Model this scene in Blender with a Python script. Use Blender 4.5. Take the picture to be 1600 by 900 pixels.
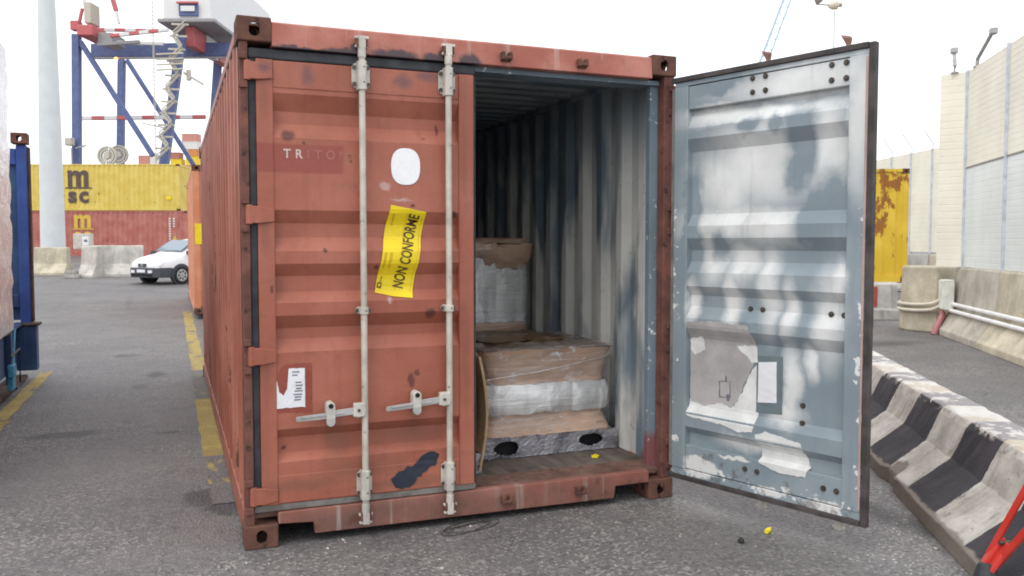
import bpy, bmesh, math, random
from mathutils import Vector, Matrix
R = math.radians
random.seed(7)
for o in list(bpy.data.objects): bpy.data.objects.remove(o, do_unlink=True)
SC = bpy.context.scene
COL = SC.collection

# ------------------------------------------------------------------ camera, sky, sun, exposure
cam_d = bpy.data.cameras.new('camera'); cam = bpy.data.objects.new('camera', cam_d); COL.objects.link(cam)
cam.location = (-0.302, -4.290, 1.4985)
cam.rotation_euler = (math.pi/2 - 0.0506, 0, -0.3793)
cam_d.sensor_width = 36; cam_d.lens = 1330.6/1600*36; cam_d.clip_start = .05; cam_d.clip_end = 3000
SC.camera = cam
world = bpy.data.worlds.new('World'); SC.world = world; world.use_nodes = True
wt = world.node_tree; wt.nodes.clear()
SUN_EL, SUN_AZ = R(55), R(238)          # azimuth from +Y, clockwise: behind the camera and to its left
sky = wt.nodes.new('ShaderNodeTexSky'); sky.sky_type = 'NISHITA'; sky.sun_disc = False
sky.sun_elevation = SUN_EL; sky.sun_rotation = SUN_AZ; sky.air_density = 1.0; sky.dust_density = 2.0; sky.ozone_density = .6
mxs = wt.nodes.new('ShaderNodeMix'); mxs.data_type = 'RGBA'
mxs.inputs[0].default_value = .90       # even white cloud cover over the clear sky
bg = wt.nodes.new('ShaderNodeBackground'); bg.inputs[1].default_value = .15
wo = wt.nodes.new('ShaderNodeOutputWorld')
mxs.inputs[7].default_value = (9.5, 9.75, 10.2, 1); wt.links.new(sky.outputs[0], mxs.inputs[6])
wt.links.new(mxs.outputs[2], bg.inputs[0]); wt.links.new(bg.outputs[0], wo.inputs[0])
sun_d = bpy.data.lights.new('sun', 'SUN'); sun_d.energy = 1.0; sun_d.angle = R(30); sun_d.color = (1, .96, .9)
sun = bpy.data.objects.new('sun', sun_d); COL.objects.link(sun)
sd = Vector((math.sin(SUN_AZ)*math.cos(SUN_EL), math.cos(SUN_AZ)*math.cos(SUN_EL), math.sin(SUN_EL)))
sun.rotation_euler = sd.to_track_quat('Z', 'Y').to_euler(); sun.location = (-4, -8, 12)
vs = SC.view_settings; vs.view_transform = 'Standard'; vs.look = 'None'; vs.gamma = 1; vs.exposure = 0.17
SC.cycles.filter_width = 1.9; SC.cycles.max_bounces = 8; SC.cycles.diffuse_bounces = 4

# ------------------------------------------------------------------ node helper
class T:
    """A procedural Principled material."""
    def __init__(s, name, rough=.6, metal=0., spec=.4):
        s.m = bpy.data.materials.new(name); s.m.use_nodes = True; s.t = s.m.node_tree
        s.b = s.t.nodes['Principled BSDF']; s.b.inputs['Roughness'].default_value = rough
        s.b.inputs['Metallic'].default_value = metal; s.b.inputs['Specular IOR Level'].default_value = spec
        s.tc = s.t.nodes.new('ShaderNodeTexCoord'); s.co = s.tc.outputs['Object']
    def link(s, a, b): s.t.links.new(a, b)
    def put(s, sock, v):
        if isinstance(v, bpy.types.NodeSocket): s.link(v, sock)
        elif v is not None:
            if isinstance(v, (tuple, list)) and len(v) == 3 and sock.type == 'RGBA': v = (*v, 1)
            sock.default_value = v
    def math(s, op, a, b=None, c=None, clamp=False):
        n = s.t.nodes.new('ShaderNodeMath'); n.operation = op; n.use_clamp = clamp
        for i, v in enumerate((a, b, c)):
            if v is not None: s.put(n.inputs[i], v)
        return n.outputs[0]
    def scl(s, sc, loc=(0, 0, 0), rot=(0, 0, 0), vec=None):
        n = s.t.nodes.new('ShaderNodeMapping'); n.inputs['Scale'].default_value = sc
        n.inputs['Location'].default_value = loc; n.inputs['Rotation'].default_value = rot
        s.link(vec or s.co, n.inputs[0]); return n.outputs[0]
    def nz(s, scale, detail=4, rough=.55, vec=None, dist=0, color=False):
        n = s.t.nodes.new('ShaderNodeTexNoise'); s.link(vec or s.co, n.inputs['Vector'])
        n.inputs['Scale'].default_value = scale; n.inputs['Detail'].default_value = detail
        n.inputs['Roughness'].default_value = rough; n.inputs['Distortion'].default_value = dist
        return n.outputs['Color' if color else 'Fac']
    def vor(s, scale, vec=None, out='Distance', feature='F1'):
        n = s.t.nodes.new('ShaderNodeTexVoronoi'); n.feature = feature; s.link(vec or s.co, n.inputs['Vector'])
        n.inputs['Scale'].default_value = scale; return n.outputs[out]
    def mr(s, f, a, b, c=0., d=1., smooth=True):
        n = s.t.nodes.new('ShaderNodeMapRange'); n.clamp = True
        n.interpolation_type = 'SMOOTHSTEP' if smooth else 'LINEAR'
        s.put(n.inputs[0], f)
        for i, v in zip((1, 2, 3, 4), (a, b, c, d)): n.inputs[i].default_value = v
        return n.outputs[0]
    def mix(s, f, a, b, blend='MIX'):
        n = s.t.nodes.new('ShaderNodeMix'); n.data_type = 'RGBA'; n.blend_type = blend
        s.put(n.inputs[0], f); s.put(n.inputs[6], a); s.put(n.inputs[7], b); return n.outputs[2]
    def sep(s, vec=None):
        n = s.t.nodes.new('ShaderNodeSeparateXYZ'); s.link(vec or s.co, n.inputs[0]); return n.outputs
    def blobs(s, lst, amp=.03, nscale=9, axes=(0, 2), soft=.5):
        """soft-edged ellipses (u, v, ru, rv[, soft]) in two object axes, edges ragged by noise"""
        col = s.nz(nscale, 5, .6, color=True)
        va = s.t.nodes.new('ShaderNodeVectorMath'); va.operation = 'MULTIPLY_ADD'
        s.link(col, va.inputs[0]); va.inputs[1].default_value = (2*amp,)*3; va.inputs[2].default_value = (0, 0, 0)
        vb = s.t.nodes.new('ShaderNodeVectorMath'); vb.operation = 'ADD'; s.link(s.co, vb.inputs[0]); s.link(va.outputs[0], vb.inputs[1])
        out = None
        for e in lst:
            u, v, ru, rv = e[:4]; sf = e[4] if len(e) > 4 else soft
            c = [0, 0, 0]; k = [0, 0, 0]
            c[axes[0]] = u+amp; c[axes[1]] = v+amp; k[axes[0]] = 1/ru; k[axes[1]] = 1/rv
            sb = s.t.nodes.new('ShaderNodeVectorMath'); sb.operation = 'SUBTRACT'; s.link(vb.outputs[0], sb.inputs[0]); sb.inputs[1].default_value = c
            ml = s.t.nodes.new('ShaderNodeVectorMath'); ml.operation = 'MULTIPLY'; s.link(sb.outputs[0], ml.inputs[0]); ml.inputs[1].default_value = k
            ln = s.t.nodes.new('ShaderNodeVectorMath'); ln.operation = 'LENGTH'; s.link(ml.outputs[0], ln.inputs[0])
            f = s.mr(ln.outputs['Value'], 1-sf, 1+sf*.6, 1, 0)
            out = f if out is None else s.math('MAXIMUM', out, f)
        return out
    def bump(s, h, strength=.3, dist=.01):
        n = s.t.nodes.new('ShaderNodeBump'); n.inputs['Strength'].default_value = strength; n.inputs['Distance'].default_value = dist
        s.put(n.inputs['Height'], h); s.link(n.outputs[0], s.b.inputs['Normal'])
    def col(s, c): s.put(s.b.inputs['Base Color'], c)
    def rough(s, r): s.put(s.b.inputs['Roughness'], r)

def mul(c, k): return tuple(x*k for x in c)
def flat(name, col, rough=.6, metal=0, var=.15, scale=6, bump=.0):
    t = T(name, rough, metal); n = t.nz(scale, 5)
    t.col(t.mix(t.mr(n, .3, .7), mul(col, 1-var), mul(col, 1+var)))
    if bump: t.bump(t.nz(scale*8, 4), bump, .004)
    return t.m
RUST = (.085, .035, .02); RUST2 = (.16, .06, .028)
def paint(name, col, rust=.1, streak=.25, fade=None, rough=.5, blobs=(), rscale=5, dirt=.25):
    """weathered steel paint: faded patches, vertical streaks, rust specks, extra stains with a shape of their own"""
    t = T(name, rough, 0, .4)
    fade = fade or tuple(min(1, c*1.25+.03) for c in col)
    c = t.mix(t.mr(t.nz(1.7, 5, .6), .35, .7), col, fade)
    st = t.nz(1, 4, .6, t.scl((22, 22, .8)))
    c = t.mix(t.math('MULTIPLY', t.mr(st, .5, .75), streak), c, mul(col, .55))
    st2 = t.nz(1, 3, .6, t.scl((35, 35, 1.3), (5, 3, 2)))
    c = t.mix(t.math('MULTIPLY', t.mr(st2, .56, .72), streak*.8), c, fade)
    d = t.nz(11, 6, .65)
    c = t.mix(t.math('MULTIPLY', t.mr(d, .55, .75), dirt), c, (.06, .05, .045))
    for lst, colr, amp, k in blobs:
        c = t.mix(t.math('MULTIPLY', t.blobs(lst, amp), k), c, colr)
    if rust:
        r = t.math('MULTIPLY', t.nz(rscale, 8, .7), t.mr(t.nz(1.1, 3), .3, .7, .75, 1.1))
        m = t.mr(r, .66-rust*.25, .70-rust*.25)
        c = t.mix(m, c, t.mix(t.nz(30, 4), RUST, RUST2))
        t.rough(t.mr(m, 0, 1, rough, .85))
    t.col(c)
    t.bump(t.math('ADD', t.nz(60, 4), t.math('MULTIPLY', t.nz(3.5, 3), 3.)), .12, .004)
    return t.m

# ------------------------------------------------------------------ mesh helper
class B:
    def __init__(s): s.bm = bmesh.new(); s.mi = 0
    def _f(s, vs):
        try: f = s.bm.faces.new(vs); f.material_index = s.mi; return f
        except ValueError: return None
    def verts(s, pts): return [s.bm.verts.new(p) for p in pts]
    def box(s, x0, x1, y0, y1, z0, z1, M=None):
        p = [(x0,y0,z0),(x1,y0,z0),(x1,y1,z0),(x0,y1,z0),(x0,y0,z1),(x1,y0,z1),(x1,y1,z1),(x0,y1,z1)]
        if M is not None: p = [M @ Vector(q) for q in p]
        v = s.verts(p)
        for f in ((0,3,2,1),(4,5,6,7),(0,1,5,4),(1,2,6,5),(2,3,7,6),(3,0,4,7)): s._f([v[i] for i in f])
        return s
    def loop(s, rings, closed=True, caps=True):
        """rings: lists of points of equal count, skinned in order"""
        R_ = [s.verts(r) for r in rings]; n = len(R_[0])
        for a, b in zip(R_, R_[1:]):
            for i in range(n if closed else n-1): s._f([a[i], a[(i+1) % n], b[(i+1) % n], b[i]])
        if caps: s._f(R_[0][::-1]); s._f(R_[-1])
        return s
    def prism(s, poly, axis, a, b):
        def P(u, v, w): return {'x': (w,u,v), 'y': (u,w,v), 'z': (u,v,w)}[axis]
        return s.loop([[P(u, v, a) for u, v in poly], [P(u, v, b) for u, v in poly]])
    def tube(s, pts, r, n=12, caps=True):
        pts = [Vector(p) for p in pts]; rings = []
        for i, p in enumerate(pts):
            d = (pts[min(i+1, len(pts)-1)]-pts[max(i-1, 0)]).normalized()
            u = d.cross(Vector((0,0,1)))
            if u.length < 1e-3: u = d.cross(Vector((1,0,0)))
            u.normalize(); v = d.cross(u); rr = r[i] if isinstance(r, (list, tuple)) else r
            rings.append([p+(u*math.cos(2*math.pi*k/n)+v*math.sin(2*math.pi*k/n))*rr for k in range(n)])
        return s.loop(rings, True, caps)
    def bar(s, a, b, w, h=None):
        a, b = Vector(a), Vector(b); h = h or w; d = (b-a).normalized()
        u = d.cross(Vector((0,0,1)))
        if u.length < 1e-3: u = Vector((1,0,0))
        u.normalize(); v = u.cross(d)
        o = [u*sx*w/2+v*sy*h/2 for sx, sy in ((-1,-1),(1,-1),(1,1),(-1,1))]
        return s.loop([[a+q for q in o], [b+q for q in o]])
    def obj(s, name, mat, parent=None, bevel=0, smooth=False, seg=2, subsurf=0, recalc=True):
        if recalc: bmesh.ops.recalc_face_normals(s.bm, faces=s.bm.faces)
        me = bpy.data.meshes.new(name); s.bm.to_mesh(me); s.bm.free()
        for m in (mat if isinstance(mat, (list, tuple)) else [mat]): me.materials.append(m)
        if smooth is True:
            for p in me.polygons: p.use_smooth = True
        elif smooth: me.shade_auto = None
        o = bpy.data.objects.new(name, me); COL.objects.link(o); o.parent = parent
        if bevel:
            b = o.modifiers.new('bevel', 'BEVEL'); b.width = bevel; b.segments = seg; b.limit_method = 'ANGLE'; b.angle_limit = R(35)
        if subsurf:
            q = o.modifiers.new('sub', 'SUBSURF'); q.levels = q.render_levels = subsurf
        return o
def shade(o, ang=35):
    me = o.data
    for p in me.polygons: p.use_smooth = True
    bm = bmesh.new(); bm.from_mesh(me)
    for e in bm.edges: e.smooth = len(e.link_faces) == 2 and e.calc_face_angle(0) < R(ang)
    bm.to_mesh(me); bm.free(); return o
def bake(o):
    """apply modifiers"""
    dg = bpy.context.evaluated_depsgraph_get(); me = bpy.data.meshes.new_from_object(o.evaluated_get(dg))
    o.modifiers.clear(); old = o.data; o.data = me; me.name = old.name; return o
def cut(o, cutters):
    for c in cutters:
        m = o.modifiers.new('cut', 'BOOLEAN'); m.operation = 'DIFFERENCE'; m.solver = 'EXACT'; m.object = c
    bpy.context.view_layer.update(); bake(o)
    for c in cutters: bpy.data.objects.remove(c, do_unlink=True)
    return o
def tag(o, label, cat, group=None):
    o['label'] = label; o['category'] = cat
    if group: o['group'] = group
    return o
def thing(name, label, cat, loc=(0,0,0), rotz=0, group=None):
    o = bpy.data.objects.new(name, None); COL.objects.link(o); o.location = loc; o.rotation_euler = (0,0,rotz); o.empty_display_size = .2
    return tag(o, label, cat, group)
def struct(o): o['kind'] = 'structure'; return o
def clone(o, parent, loc=None, rot=None, scale=None):
    c = o.copy(); COL.objects.link(c); c.parent = parent
    if loc is not None: c.location = loc
    if rot is not None: c.rotation_euler = rot
    if scale is not None: c.scale = scale
    return c
def text_bm(txt, size, bold=.0, ext=0):
    cu = bpy.data.curves.new('t', 'FONT'); cu.body = txt; cu.size = size; cu.offset = bold; cu.extrude = ext; cu.resolution_u = 4
    o = bpy.data.objects.new('t', cu); COL.objects.link(o); bpy.context.view_layer.update()
    me = bpy.data.meshes.new_from_object(o.evaluated_get(bpy.context.evaluated_depsgraph_get()))
    bm = bmesh.new(); bm.from_mesh(me); bpy.data.objects.remove(o, do_unlink=True); bpy.data.meshes.remove(me); return bm
def slice_bm(bm, co, no, step, lo, hi):
    z = lo+step
    while z < hi:
        bmesh.ops.bisect_plane(bm, geom=bm.verts[:]+bm.edges[:]+bm.faces[:], plane_co=Vector(co)*z, plane_no=no, dist=1e-5); z += step
def sheet(name, poly, surf, off, mat, parent, jag=0, sub=.02, y_axis=True):
    """a thin sheet (torn paper, sticker) cut to an outline in x,z and draped on the surface y = surf(z)"""
    pts = []
    for i, p in enumerate(poly):
        q = poly[(i+1) % len(poly)]; n = max(1, int(math.hypot(q[0]-p[0], q[1]-p[1])/.018)) if jag else 1
        for k in range(n):
            f = k/n; j = jag if (k or jag) else 0
            pts.append((p[0]+(q[0]-p[0])*f+random.uniform(-j, j), p[1]+(q[1]-p[1])*f+random.uniform(-j, j)))
    bm = bmesh.new(); bm.faces.new([bm.verts.new((x, 0, z)) for x, z in pts])
    bmesh.ops.triangulate(bm, faces=bm.faces)
    zs = [p[1] for p in pts]; xs = [p[0] for p in pts]
    slice_bm(bm, (0,0,1), (0,0,1), sub, min(zs), max(zs)); slice_bm(bm, (1,0,0), (1,0,0), sub*2, min(xs), max(xs))
    for v in bm.verts: v.co.y = surf(v.co.z)+off+random.uniform(-.0006, .0006)
    b = B(); b.bm.free(); b.bm = bm; o = b.obj(name, mat, parent)
    return o

# ------------------------------------------------------------------ ground profile
def gh(y):
    if y < 9: return 0.
    if y < 50: return .82*((y-9)/37.6)**1.35
    return gh(49.99)
def gp(x, y): return (x, y, gh(y))

# ================================================================== MATERIALS
def asphalt():
    t = T('asphalt', .62, 0, .5)
    big = t.nz(.35, 6, .6); mid = t.nz(2.3, 6, .65); fine = t.nz(55, 3, .7)
    c = t.mix(t.mr(big, .3, .72), (.118, .110, .110), (.17, .159, .155))
    c = t.mix(t.math('MULTIPLY', t.mr(mid, .5, .74), .55), c, (.075, .07, .068))
    stone = t.vor(70, out='Color'); sv = t.sep(stone)[0]
    c = t.mix(t.math('MULTIPLY', t.mr(sv, .72, .95), t.mr(t.nz(.8, 3), .4, .65, .25, .85)), c, (.33, .315, .29))
    c = t.mix(t.math('MULTIPLY', t.mr(sv, .28, .1), .5), c, (.045, .043, .042))
    c = t.mix(t.math('MULTIPLY', t.mr(fine, .55, .75), .45), c, (.055, .052, .05))
    # oil stains and damp marks that lie on the yard
    st = t.blobs([(-1.12,3.2,.3,.14),(-.12,1.02,.16,.2,.3),(-.02,.78,.14,.16,.3),(-.16,-.42,.22,.14),(-1.9,2.2,.2,.12),(-.35,3.0,.12,.05),
                  (-.9,8.3,.2,.2),(-.5,6.3,.1,.3),(-.65,5.5,.1,.2),(3.35,-.62,.12,.8,.6),(9.6,5.6,.9,.35,.7)], .12, 5, (0,1))
    c = t.mix(t.math('MULTIPLY', st, .72), c, (.035, .033, .032))
    tm = t.mr(t.nz(1, 4, .6, t.scl((3.2, .12, 1), (2, 0, 0), (0, 0, .1))), .60, .72)
    c = t.mix(t.math('MULTIPLY', tm, .35), c, (.05, .047, .046))
    pa = t.mr(t.nz(.9, 7, .7, t.scl((1, 1, 1), (11, 4, 0))), .50, .62)
    c = t.mix(t.math('MULTIPLY', pa, .3), c, (.21, .19, .18))
    t.col(c)
    t.bump(t.math('ADD', t.vor(70), t.math('MULTIPLY', mid, 1.5)), .55, .012)
    return t.m
ASPH = asphalt()
def linepaint(name, seed, wear):
    t = T(name, .75)
    n = t.nz(3.2, 8, .72, t.scl((1.6, .7, 1), (seed, seed, 0))); f = t.nz(40, 4, .7)
    y = t.mix(t.mr(t.nz(4, 6, .65), .3, .7), (.31, .225, .065), (.44, .33, .10))
    m = t.mr(t.math('ADD', n, t.math('MULTIPLY', f, .18)), wear-.03, wear+.05)
    a = t.mix(t.mr(t.nz(60, 3), .4, .65), (.112, .104, .102), (.178, .166, .158))
    y = t.mix(t.mr(t.nz(75, 3, .6), .5, .68), y, (.2, .15, .06))
    t.col(t.mix(m, a, y)); t.bump(t.vor(70), .5, .01)
    return t.m
def concrete(name, col, dark=.45, streak=.4, sc=1.):
    t = T(name, .85, 0, .3)
    c = t.mix(t.mr(t.nz(2.2*sc, 6, .65), .32, .7), mul(col, .74), mul(col, 1.15))
    s_ = t.nz(1, 4, .6, t.scl((9, 9, 1.1)))
    c = t.mix(t.math('MULTIPLY', t.mr(s_, .5, .72), streak), c, mul(col, dark))
    c = t.mix(t.math('MULTIPLY', t.mr(t.nz(24, 6, .7), .56, .72), .5), c, mul(col, .5))
    t.col(c); t.bump(t.math('ADD', t.nz(9, 6, .7), t.math('MULTIPLY', t.nz(60, 4), .3)), .4, .02)
    return t.m
CONC = concrete('concrete', (.46, .42, .35)); CONC_Y = concrete('cream_concrete', (.55, .49, .37)); CONC_G = concrete('grey_concrete', (.42, .4, .37), .35, .6)
DOORRED = (.40, .118, .072)
def door_red():
    t = T('red_door_paint', .48, 0, .4)
    col, fade = (.31, .092, .056), (.405, .14, .09)
    c = t.mix(t.mr(t.nz(1.5, 5, .6), .35, .7), col, fade)
    z = t.sep()[2]
    c = t.mix(t.math('MULTIPLY', t.mr(t.nz(1, 4, .6, t.scl((26, 26, .9))), .5, .75), .3), c, mul(col, .72))
    c = t.mix(t.math('MULTIPLY', t.mr(t.nz(14, 6, .65), .56, .72), .22), c, (.1, .05, .04))
    # repainted block behind the faded lettering, darker
    blk = t.math('MULTIPLY', t.math('MULTIPLY', t.mr(z, 1.845, 1.86), t.mr(z, 2.0, 1.985)),
                 t.math('MULTIPLY', t.mr(t.sep()[0], .075, .09), t.mr(t.sep()[0], .52, .49)))
    c = t.mix(t.math('MULTIPLY', blk, .75), c, (.27, .06, .045))
    # scuffs, rust marks and grease
    c = t.mix(t.blobs([(.235,2.035,.035,.03),(.86,1.70,.014,.012),(.85,.79,.02,.04),(.88,.83,.016,.022),(1.09,1.66,.016,.022),(.2,.48,.012,.01),(.41,1.47,.01,.01),
                       (.67,1.38,.012,.014),(.955,1.14,.03,.03),(.31,2.0,.01,.01),(.03,.8,.02,.04),(.15,1.28,.01,.02),(1.0,2.1,.01,.03)], .018, 22), c, (.13, .042, .03))
    c = t.mix(t.math('MULTIPLY', t.blobs([(.46,.49,.07,.1,.8),(.85,.5,.2,.07,.8),(.3,.3,.25,.03,.8),(.8,.25,.3,.03,.8),(.6,.35,.25,.05,.9)], .05, 9), .6), c, (.2, .085, .055))
    # grease running down from the top seal
    c = t.mix(t.math('MULTIPLY', t.blobs([(.13,2.36,.04,.03,.8),(.33,2.33,.035,.05,.8),(.62,2.34,.03,.05,.8),(.82,2.34,.05,.04,.8),(.95,2.37,.08,.03,.8)], .03, 14), .65), c, (.12, .065, .075))
    # rust runs under the fittings, fine scratches, rubbed rib edges
    c = t.mix(t.math('MULTIPLY', t.blobs([(.594,2.22,.035,.10,.9),(1.045,2.22,.03,.12,.9),(.60,1.09,.03,.07,.9),(1.05,1.09,.03,.08,.9),(.42,.56,.03,.09,.9),(.865,.57,.03,.10,.9),(.13,2.2,.03,.08,.9),(.12,1.53,.03,.09,.9),(.12,.85,.03,.08,.9),(1.15,.9,.02,.3,.9),(1.14,1.9,.02,.2,.9)], .02, 16), .38), c, (.17, .07, .045))
    sc1 = t.math('MULTIPLY', t.mr(t.nz(1, 6, .75, t.scl((2.2, 2.2, 70), (0,0,0), (0,.5,0))), .665, .69), t.mr(t.nz(2.4, 3), .48, .62))
    c = t.mix(t.math('MULTIPLY', sc1, .5), c, (.52, .29, .22))
    sc2 = t.math('MULTIPLY', t.mr(t.nz(1, 6, .75, t.scl((60, 60, 1.6), (7,1,2), (0,-.12,0))), .68, .70), t.mr(t.nz(1.9, 3, .5, t.scl((1,1,1), (4,4,4))), .5, .62))
    c = t.mix(t.math('MULTIPLY', sc2, .55), c, (.14, .05, .035))
    c = t.mix(t.math('MULTIPLY', t.mr(t.nz(2.6, 7, .7, t.scl((1,1,1), (9,2,5))), .52, .72), .35), c, (.26, .10, .07))
    # chalk scrawls
    c = t.mix(t.math('MULTIPLY', t.blobs([(.72,1.80,.03,.02,.6),(.74,1.215,.014,.02,.6),(.8,1.73,.05,.01,.8)], .03, 28), .5), c, (.6, .5, .46))
    r = t.mr(t.math('MULTIPLY', t.nz(9, 8, .72), t.mr(t.nz(1.3, 3), .3, .7, .8, 1.1)), .69, .73)
    c = t.mix(r, c, t.mix(t.nz(30, 4), RUST, RUST2))
    t.col(c); t.bump(t.math('ADD', t.nz(50, 4), t.math('MULTIPLY', t.nz(4, 3), 5.)), .2, .006)
    return t.m
M_DOOR = door_red()
M_RED = paint('red_container_paint', (.28, .08, .05), rust=.22, streak=.55, fade=(.40, .15, .1), dirt=.35)
def header_mat():
    t = T('red_frame_paint', .5)
    c = t.mix(t.mr(t.nz(2.5, 5, .6), .35, .7), (.34, .1, .068), (.5, .2, .15))
    c = t.mix(t.math('MULTIPLY', t.mr(t.nz(1, 4, .6, t.scl((14, 14, .8))), .55, .72), .55), c, (.5, .42, .36))
    c = t.mix(t.math('MULTIPLY', t.mr(t.nz(7, 6, .65), .52, .72), .5), c, (.13, .07, .055))
    g = t.blobs([(.24,2.452,.06,.022),(.5,2.455,.09,.02),(.56,2.47,.03,.035),(.77,2.46,.13,.03),(.97,2.46,.06,.03),(1.02,2.475,.03,.04),(1.17,2.462,.07,.042),(.4,2.45,.3,.012)], .025, 16, soft=.35)
    c = t.mix(g, c, (.075, .05, .055))
    r = t.mr(t.math('MULTIPLY', t.nz(6, 8, .7), t.mr(t.sep()[2], .35, .05, .92, 1.06)), .60, .68)
    c = t.mix(t.math('MULTIPLY', t.mr(t.sep()[2], .3, .1), t.mr(t.nz(3, 6, .65), .3, .7, .55, 1.)), c, (.15, .078, .062))
    c = t.mix(t.math('MULTIPLY', t.mr(t.nz(1, 4, .6, t.scl((10, 10, .5), (4, 0, 0))), .58, .7), t.mr(t.sep()[2], .3, .1)), c, (.36, .3, .26))
    c = t.mix(t.math('MULTIPLY', r, .7), c, t.mix(t.nz(30, 4), RUST, RUST2))
    t.col(c); t.bump(t.nz(40, 5), .2, .004); return t.m
M_FRAME = header_mat()
def rusty(name, a=(.11, .05, .032), b=(.2, .085, .05)):
    t = T(name, .85, 0, .25)
    c = t.mix(t.mr(t.nz(6, 8, .7), .35, .68), a, b); c = t.mix(t.mr(t.nz(17, 7, .7), .55, .68), c, (.05, .028, .024))
    c = t.mix(t.math('MULTIPLY', t.mr(t.nz(4, 4), .58, .72), .5), c, (.32, .11, .075))
    t.col(c); t.bump(t.nz(35, 7, .7), .5, .006); return t.m
M_CAST = rusty('rusty_casting', (.095, .048, .038), (.18, .082, .055)); M_POST = rusty('rusty_post_paint', (.115, .052, .042), (.21, .09, .068))
def galv(name, col=(.52, .48, .41)):
    t = T(name, .5, .15)
    c = t.mix(t.mr(t.nz(9, 5), .3, .7), mul(col, .8), mul(col, 1.15))
    c = t.mix(t.mr(t.nz(30, 7, .7), .6, .7), c, (.24, .16, .1)); t.col(c); t.bump(t.nz(70, 3), .15, .002); return t.m
M_ROD = galv('cream_rod_paint'); M_BRK = galv('bracket_paint', (.55, .52, .46)); M_STEEL = galv('worn_handle_steel', (.40, .39, .37))
M_BOLT = flat('dark_bolt_steel', (.10, .085, .07), .55, .5, .4, 60)
M_RUB = flat('black_rubber_seal', (.035, .037, .042), .65, 0, .35, 12, .2)
M_RUBB = flat('brown_black_rubber_seal', (.06, .05, .048), .7, 0, .4, 9, .2); M_RUBG = flat('dusty_rubber_seal', (.17, .155, .14), .8, 0, .3, 9, .2)
SLATE = (.165, .215, .255)
def interior():
    t = T('slate_interior_paint', .55)
    c = t.mix(t.mr(t.nz(1.5, 5), .35, .7), mul(SLATE, .72), mul(SLATE, 1.08))
    # overspray of a pale primer: tall soft-edged patches
    n = t.math('ADD', t.nz(1, 4, .55, t.scl((1, 2.6, .7), (3, 1.2, .4)), .3), t.math('MULTIPLY', t.math('SUBTRACT', t.nz(1, 3, .5, t.scl((4, 9, .8))), .5), .22))
    w = t.mr(t.math('ADD', n, t.mr(t.sep()[1], 2.6, .3, -.02, .045)), .41, .57)
    zf = t.mr(t.sep()[2], 2.4, 1.9, .25, 1)
    w = t.math('MULTIPLY', t.math('MULTIPLY', w, zf), t.mr(t.sep()[1], .20, .30))
    c = t.mix(w, c, t.mix(t.nz(5, 4), (.55, .54, .50), (.72, .71, .66)))
    c = t.mix(t.math('MULTIPLY', t.blobs([(.10,.26,.09,.13),(.2,.19,.1,.05)], .05, 8, (1, 2)), .75), c, (.22, .035, .028))
    chip = t.mr(t.math('MULTIPLY', t.nz(16, 5, .65), t.mr(t.sep()[1], .34, .05, .82, 1.06)), .665, .675)
    c = t.mix(chip, c, (.7, .7, .68))
    c = t.mix(t.math('MULTIPLY', t.mr(t.nz(13, 6, .7), .58, .72), .5), c, (.1, .085, .08))
    t.col(c); t.bump(t.nz(30, 5), .15, .004); return t.m
M_INT = interior()
def door_inner():
    t = T('patched_door_interior_paint', .42, 0, .45)
    base = t.mix(t.mr(t.nz(2, 5), .35, .7), (.195, .242, .272), (.27, .318, .342))
    W = [(.55,1.93,.34,.26),(.35,1.83,.22,.24),(.98,1.98,.12,.3),(.83,2.32,.5,.1),(.35,2.22,.28,.06),(.6,2.19,.55,.05),(1.15,2.1,.08,.36),(.38,1.62,.3,.12),(.62,1.60,.26,.12),(.30,1.44,.10,.2),
         (.168,1.18,.045,.17),(.43,1.2,.06,.22),(.66,1.28,.07,.26),(.78,1.16,.05,.16),(1.0,1.12,.09,.24),(1.05,1.3,.05,.12),(.79,.76,.06,.22),(.75,.62,.12,.08),(.5,1.4,.12,.12),(.52,.42,.2,.05),(.9,.9,.05,.1)]
    K = [(.84,2.03,.09,.16),(.78,1.87,.07,.1),(.99,1.70,.09,.19),(.9,1.6,.1,.08),(.34,1.50,.07,.09),(.33,2.38,.14,.05),(.52,2.14,.07,.05),(.16,1.62,.05,.3),(.7,2.13,.05,.04)]
    w = t.math('SUBTRACT', t.blobs(W, .06, 5.5, soft=.75), t.blobs(K, .085, 6, soft=.8), clamp=True)
    pale = t.mix(t.mr(t.nz(3, 5), .35, .7), (.60, .605, .585), (.76, .765, .75))
    c = t.mix(w, base, pale)
    c = t.mix(t.math('MULTIPLY', t.mr(t.nz(1, 4, .6, t.scl((16, 16, 1))), .55, .75), .25), c, (.12, .14, .15))
    x, y, z = t.sep()
    near = t.math('MAXIMUM', t.math('MAXIMUM', t.mr(x, .14, .02), t.mr(x, 1.1, 1.2)), t.mr(z, .34, .16))
    chip = t.mr(t.math('MULTIPLY', t.nz(15, 5, .62), t.mr(near, 0, 1, .82, 1.04)), .60, .608)
    chip = t.math('MULTIPLY', chip, t.mr(z, 1.95, 1.6))
    c = t.mix(chip, c, (.68, .68, .66))
    big = t.blobs([(.24,.24,.12,.06,.2),(.68,.2,.07,.025,.2),(1.0,.19,.1,.04,.2),(.18,.27,.03,.03,.2),(.46,.33,.1,.012,.2)], .05, 13)
    c = t.mix(big, c, (.66, .66, .64))
    c = t.mix(t.math('MULTIPLY', t.mr(t.math('MULTIPLY', t.nz(9, 7, .7), t.mr(z, .6, .15, .8, 1.1)), .58, .68), .6), c, (.09, .075, .065))
    t.col(c); t.bump(t.math('ADD', t.nz(40, 4), t.math('MULTIPLY', t.nz(3, 3), 4)), .12, .004); return t.m
M_DIN = door_inner()
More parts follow.
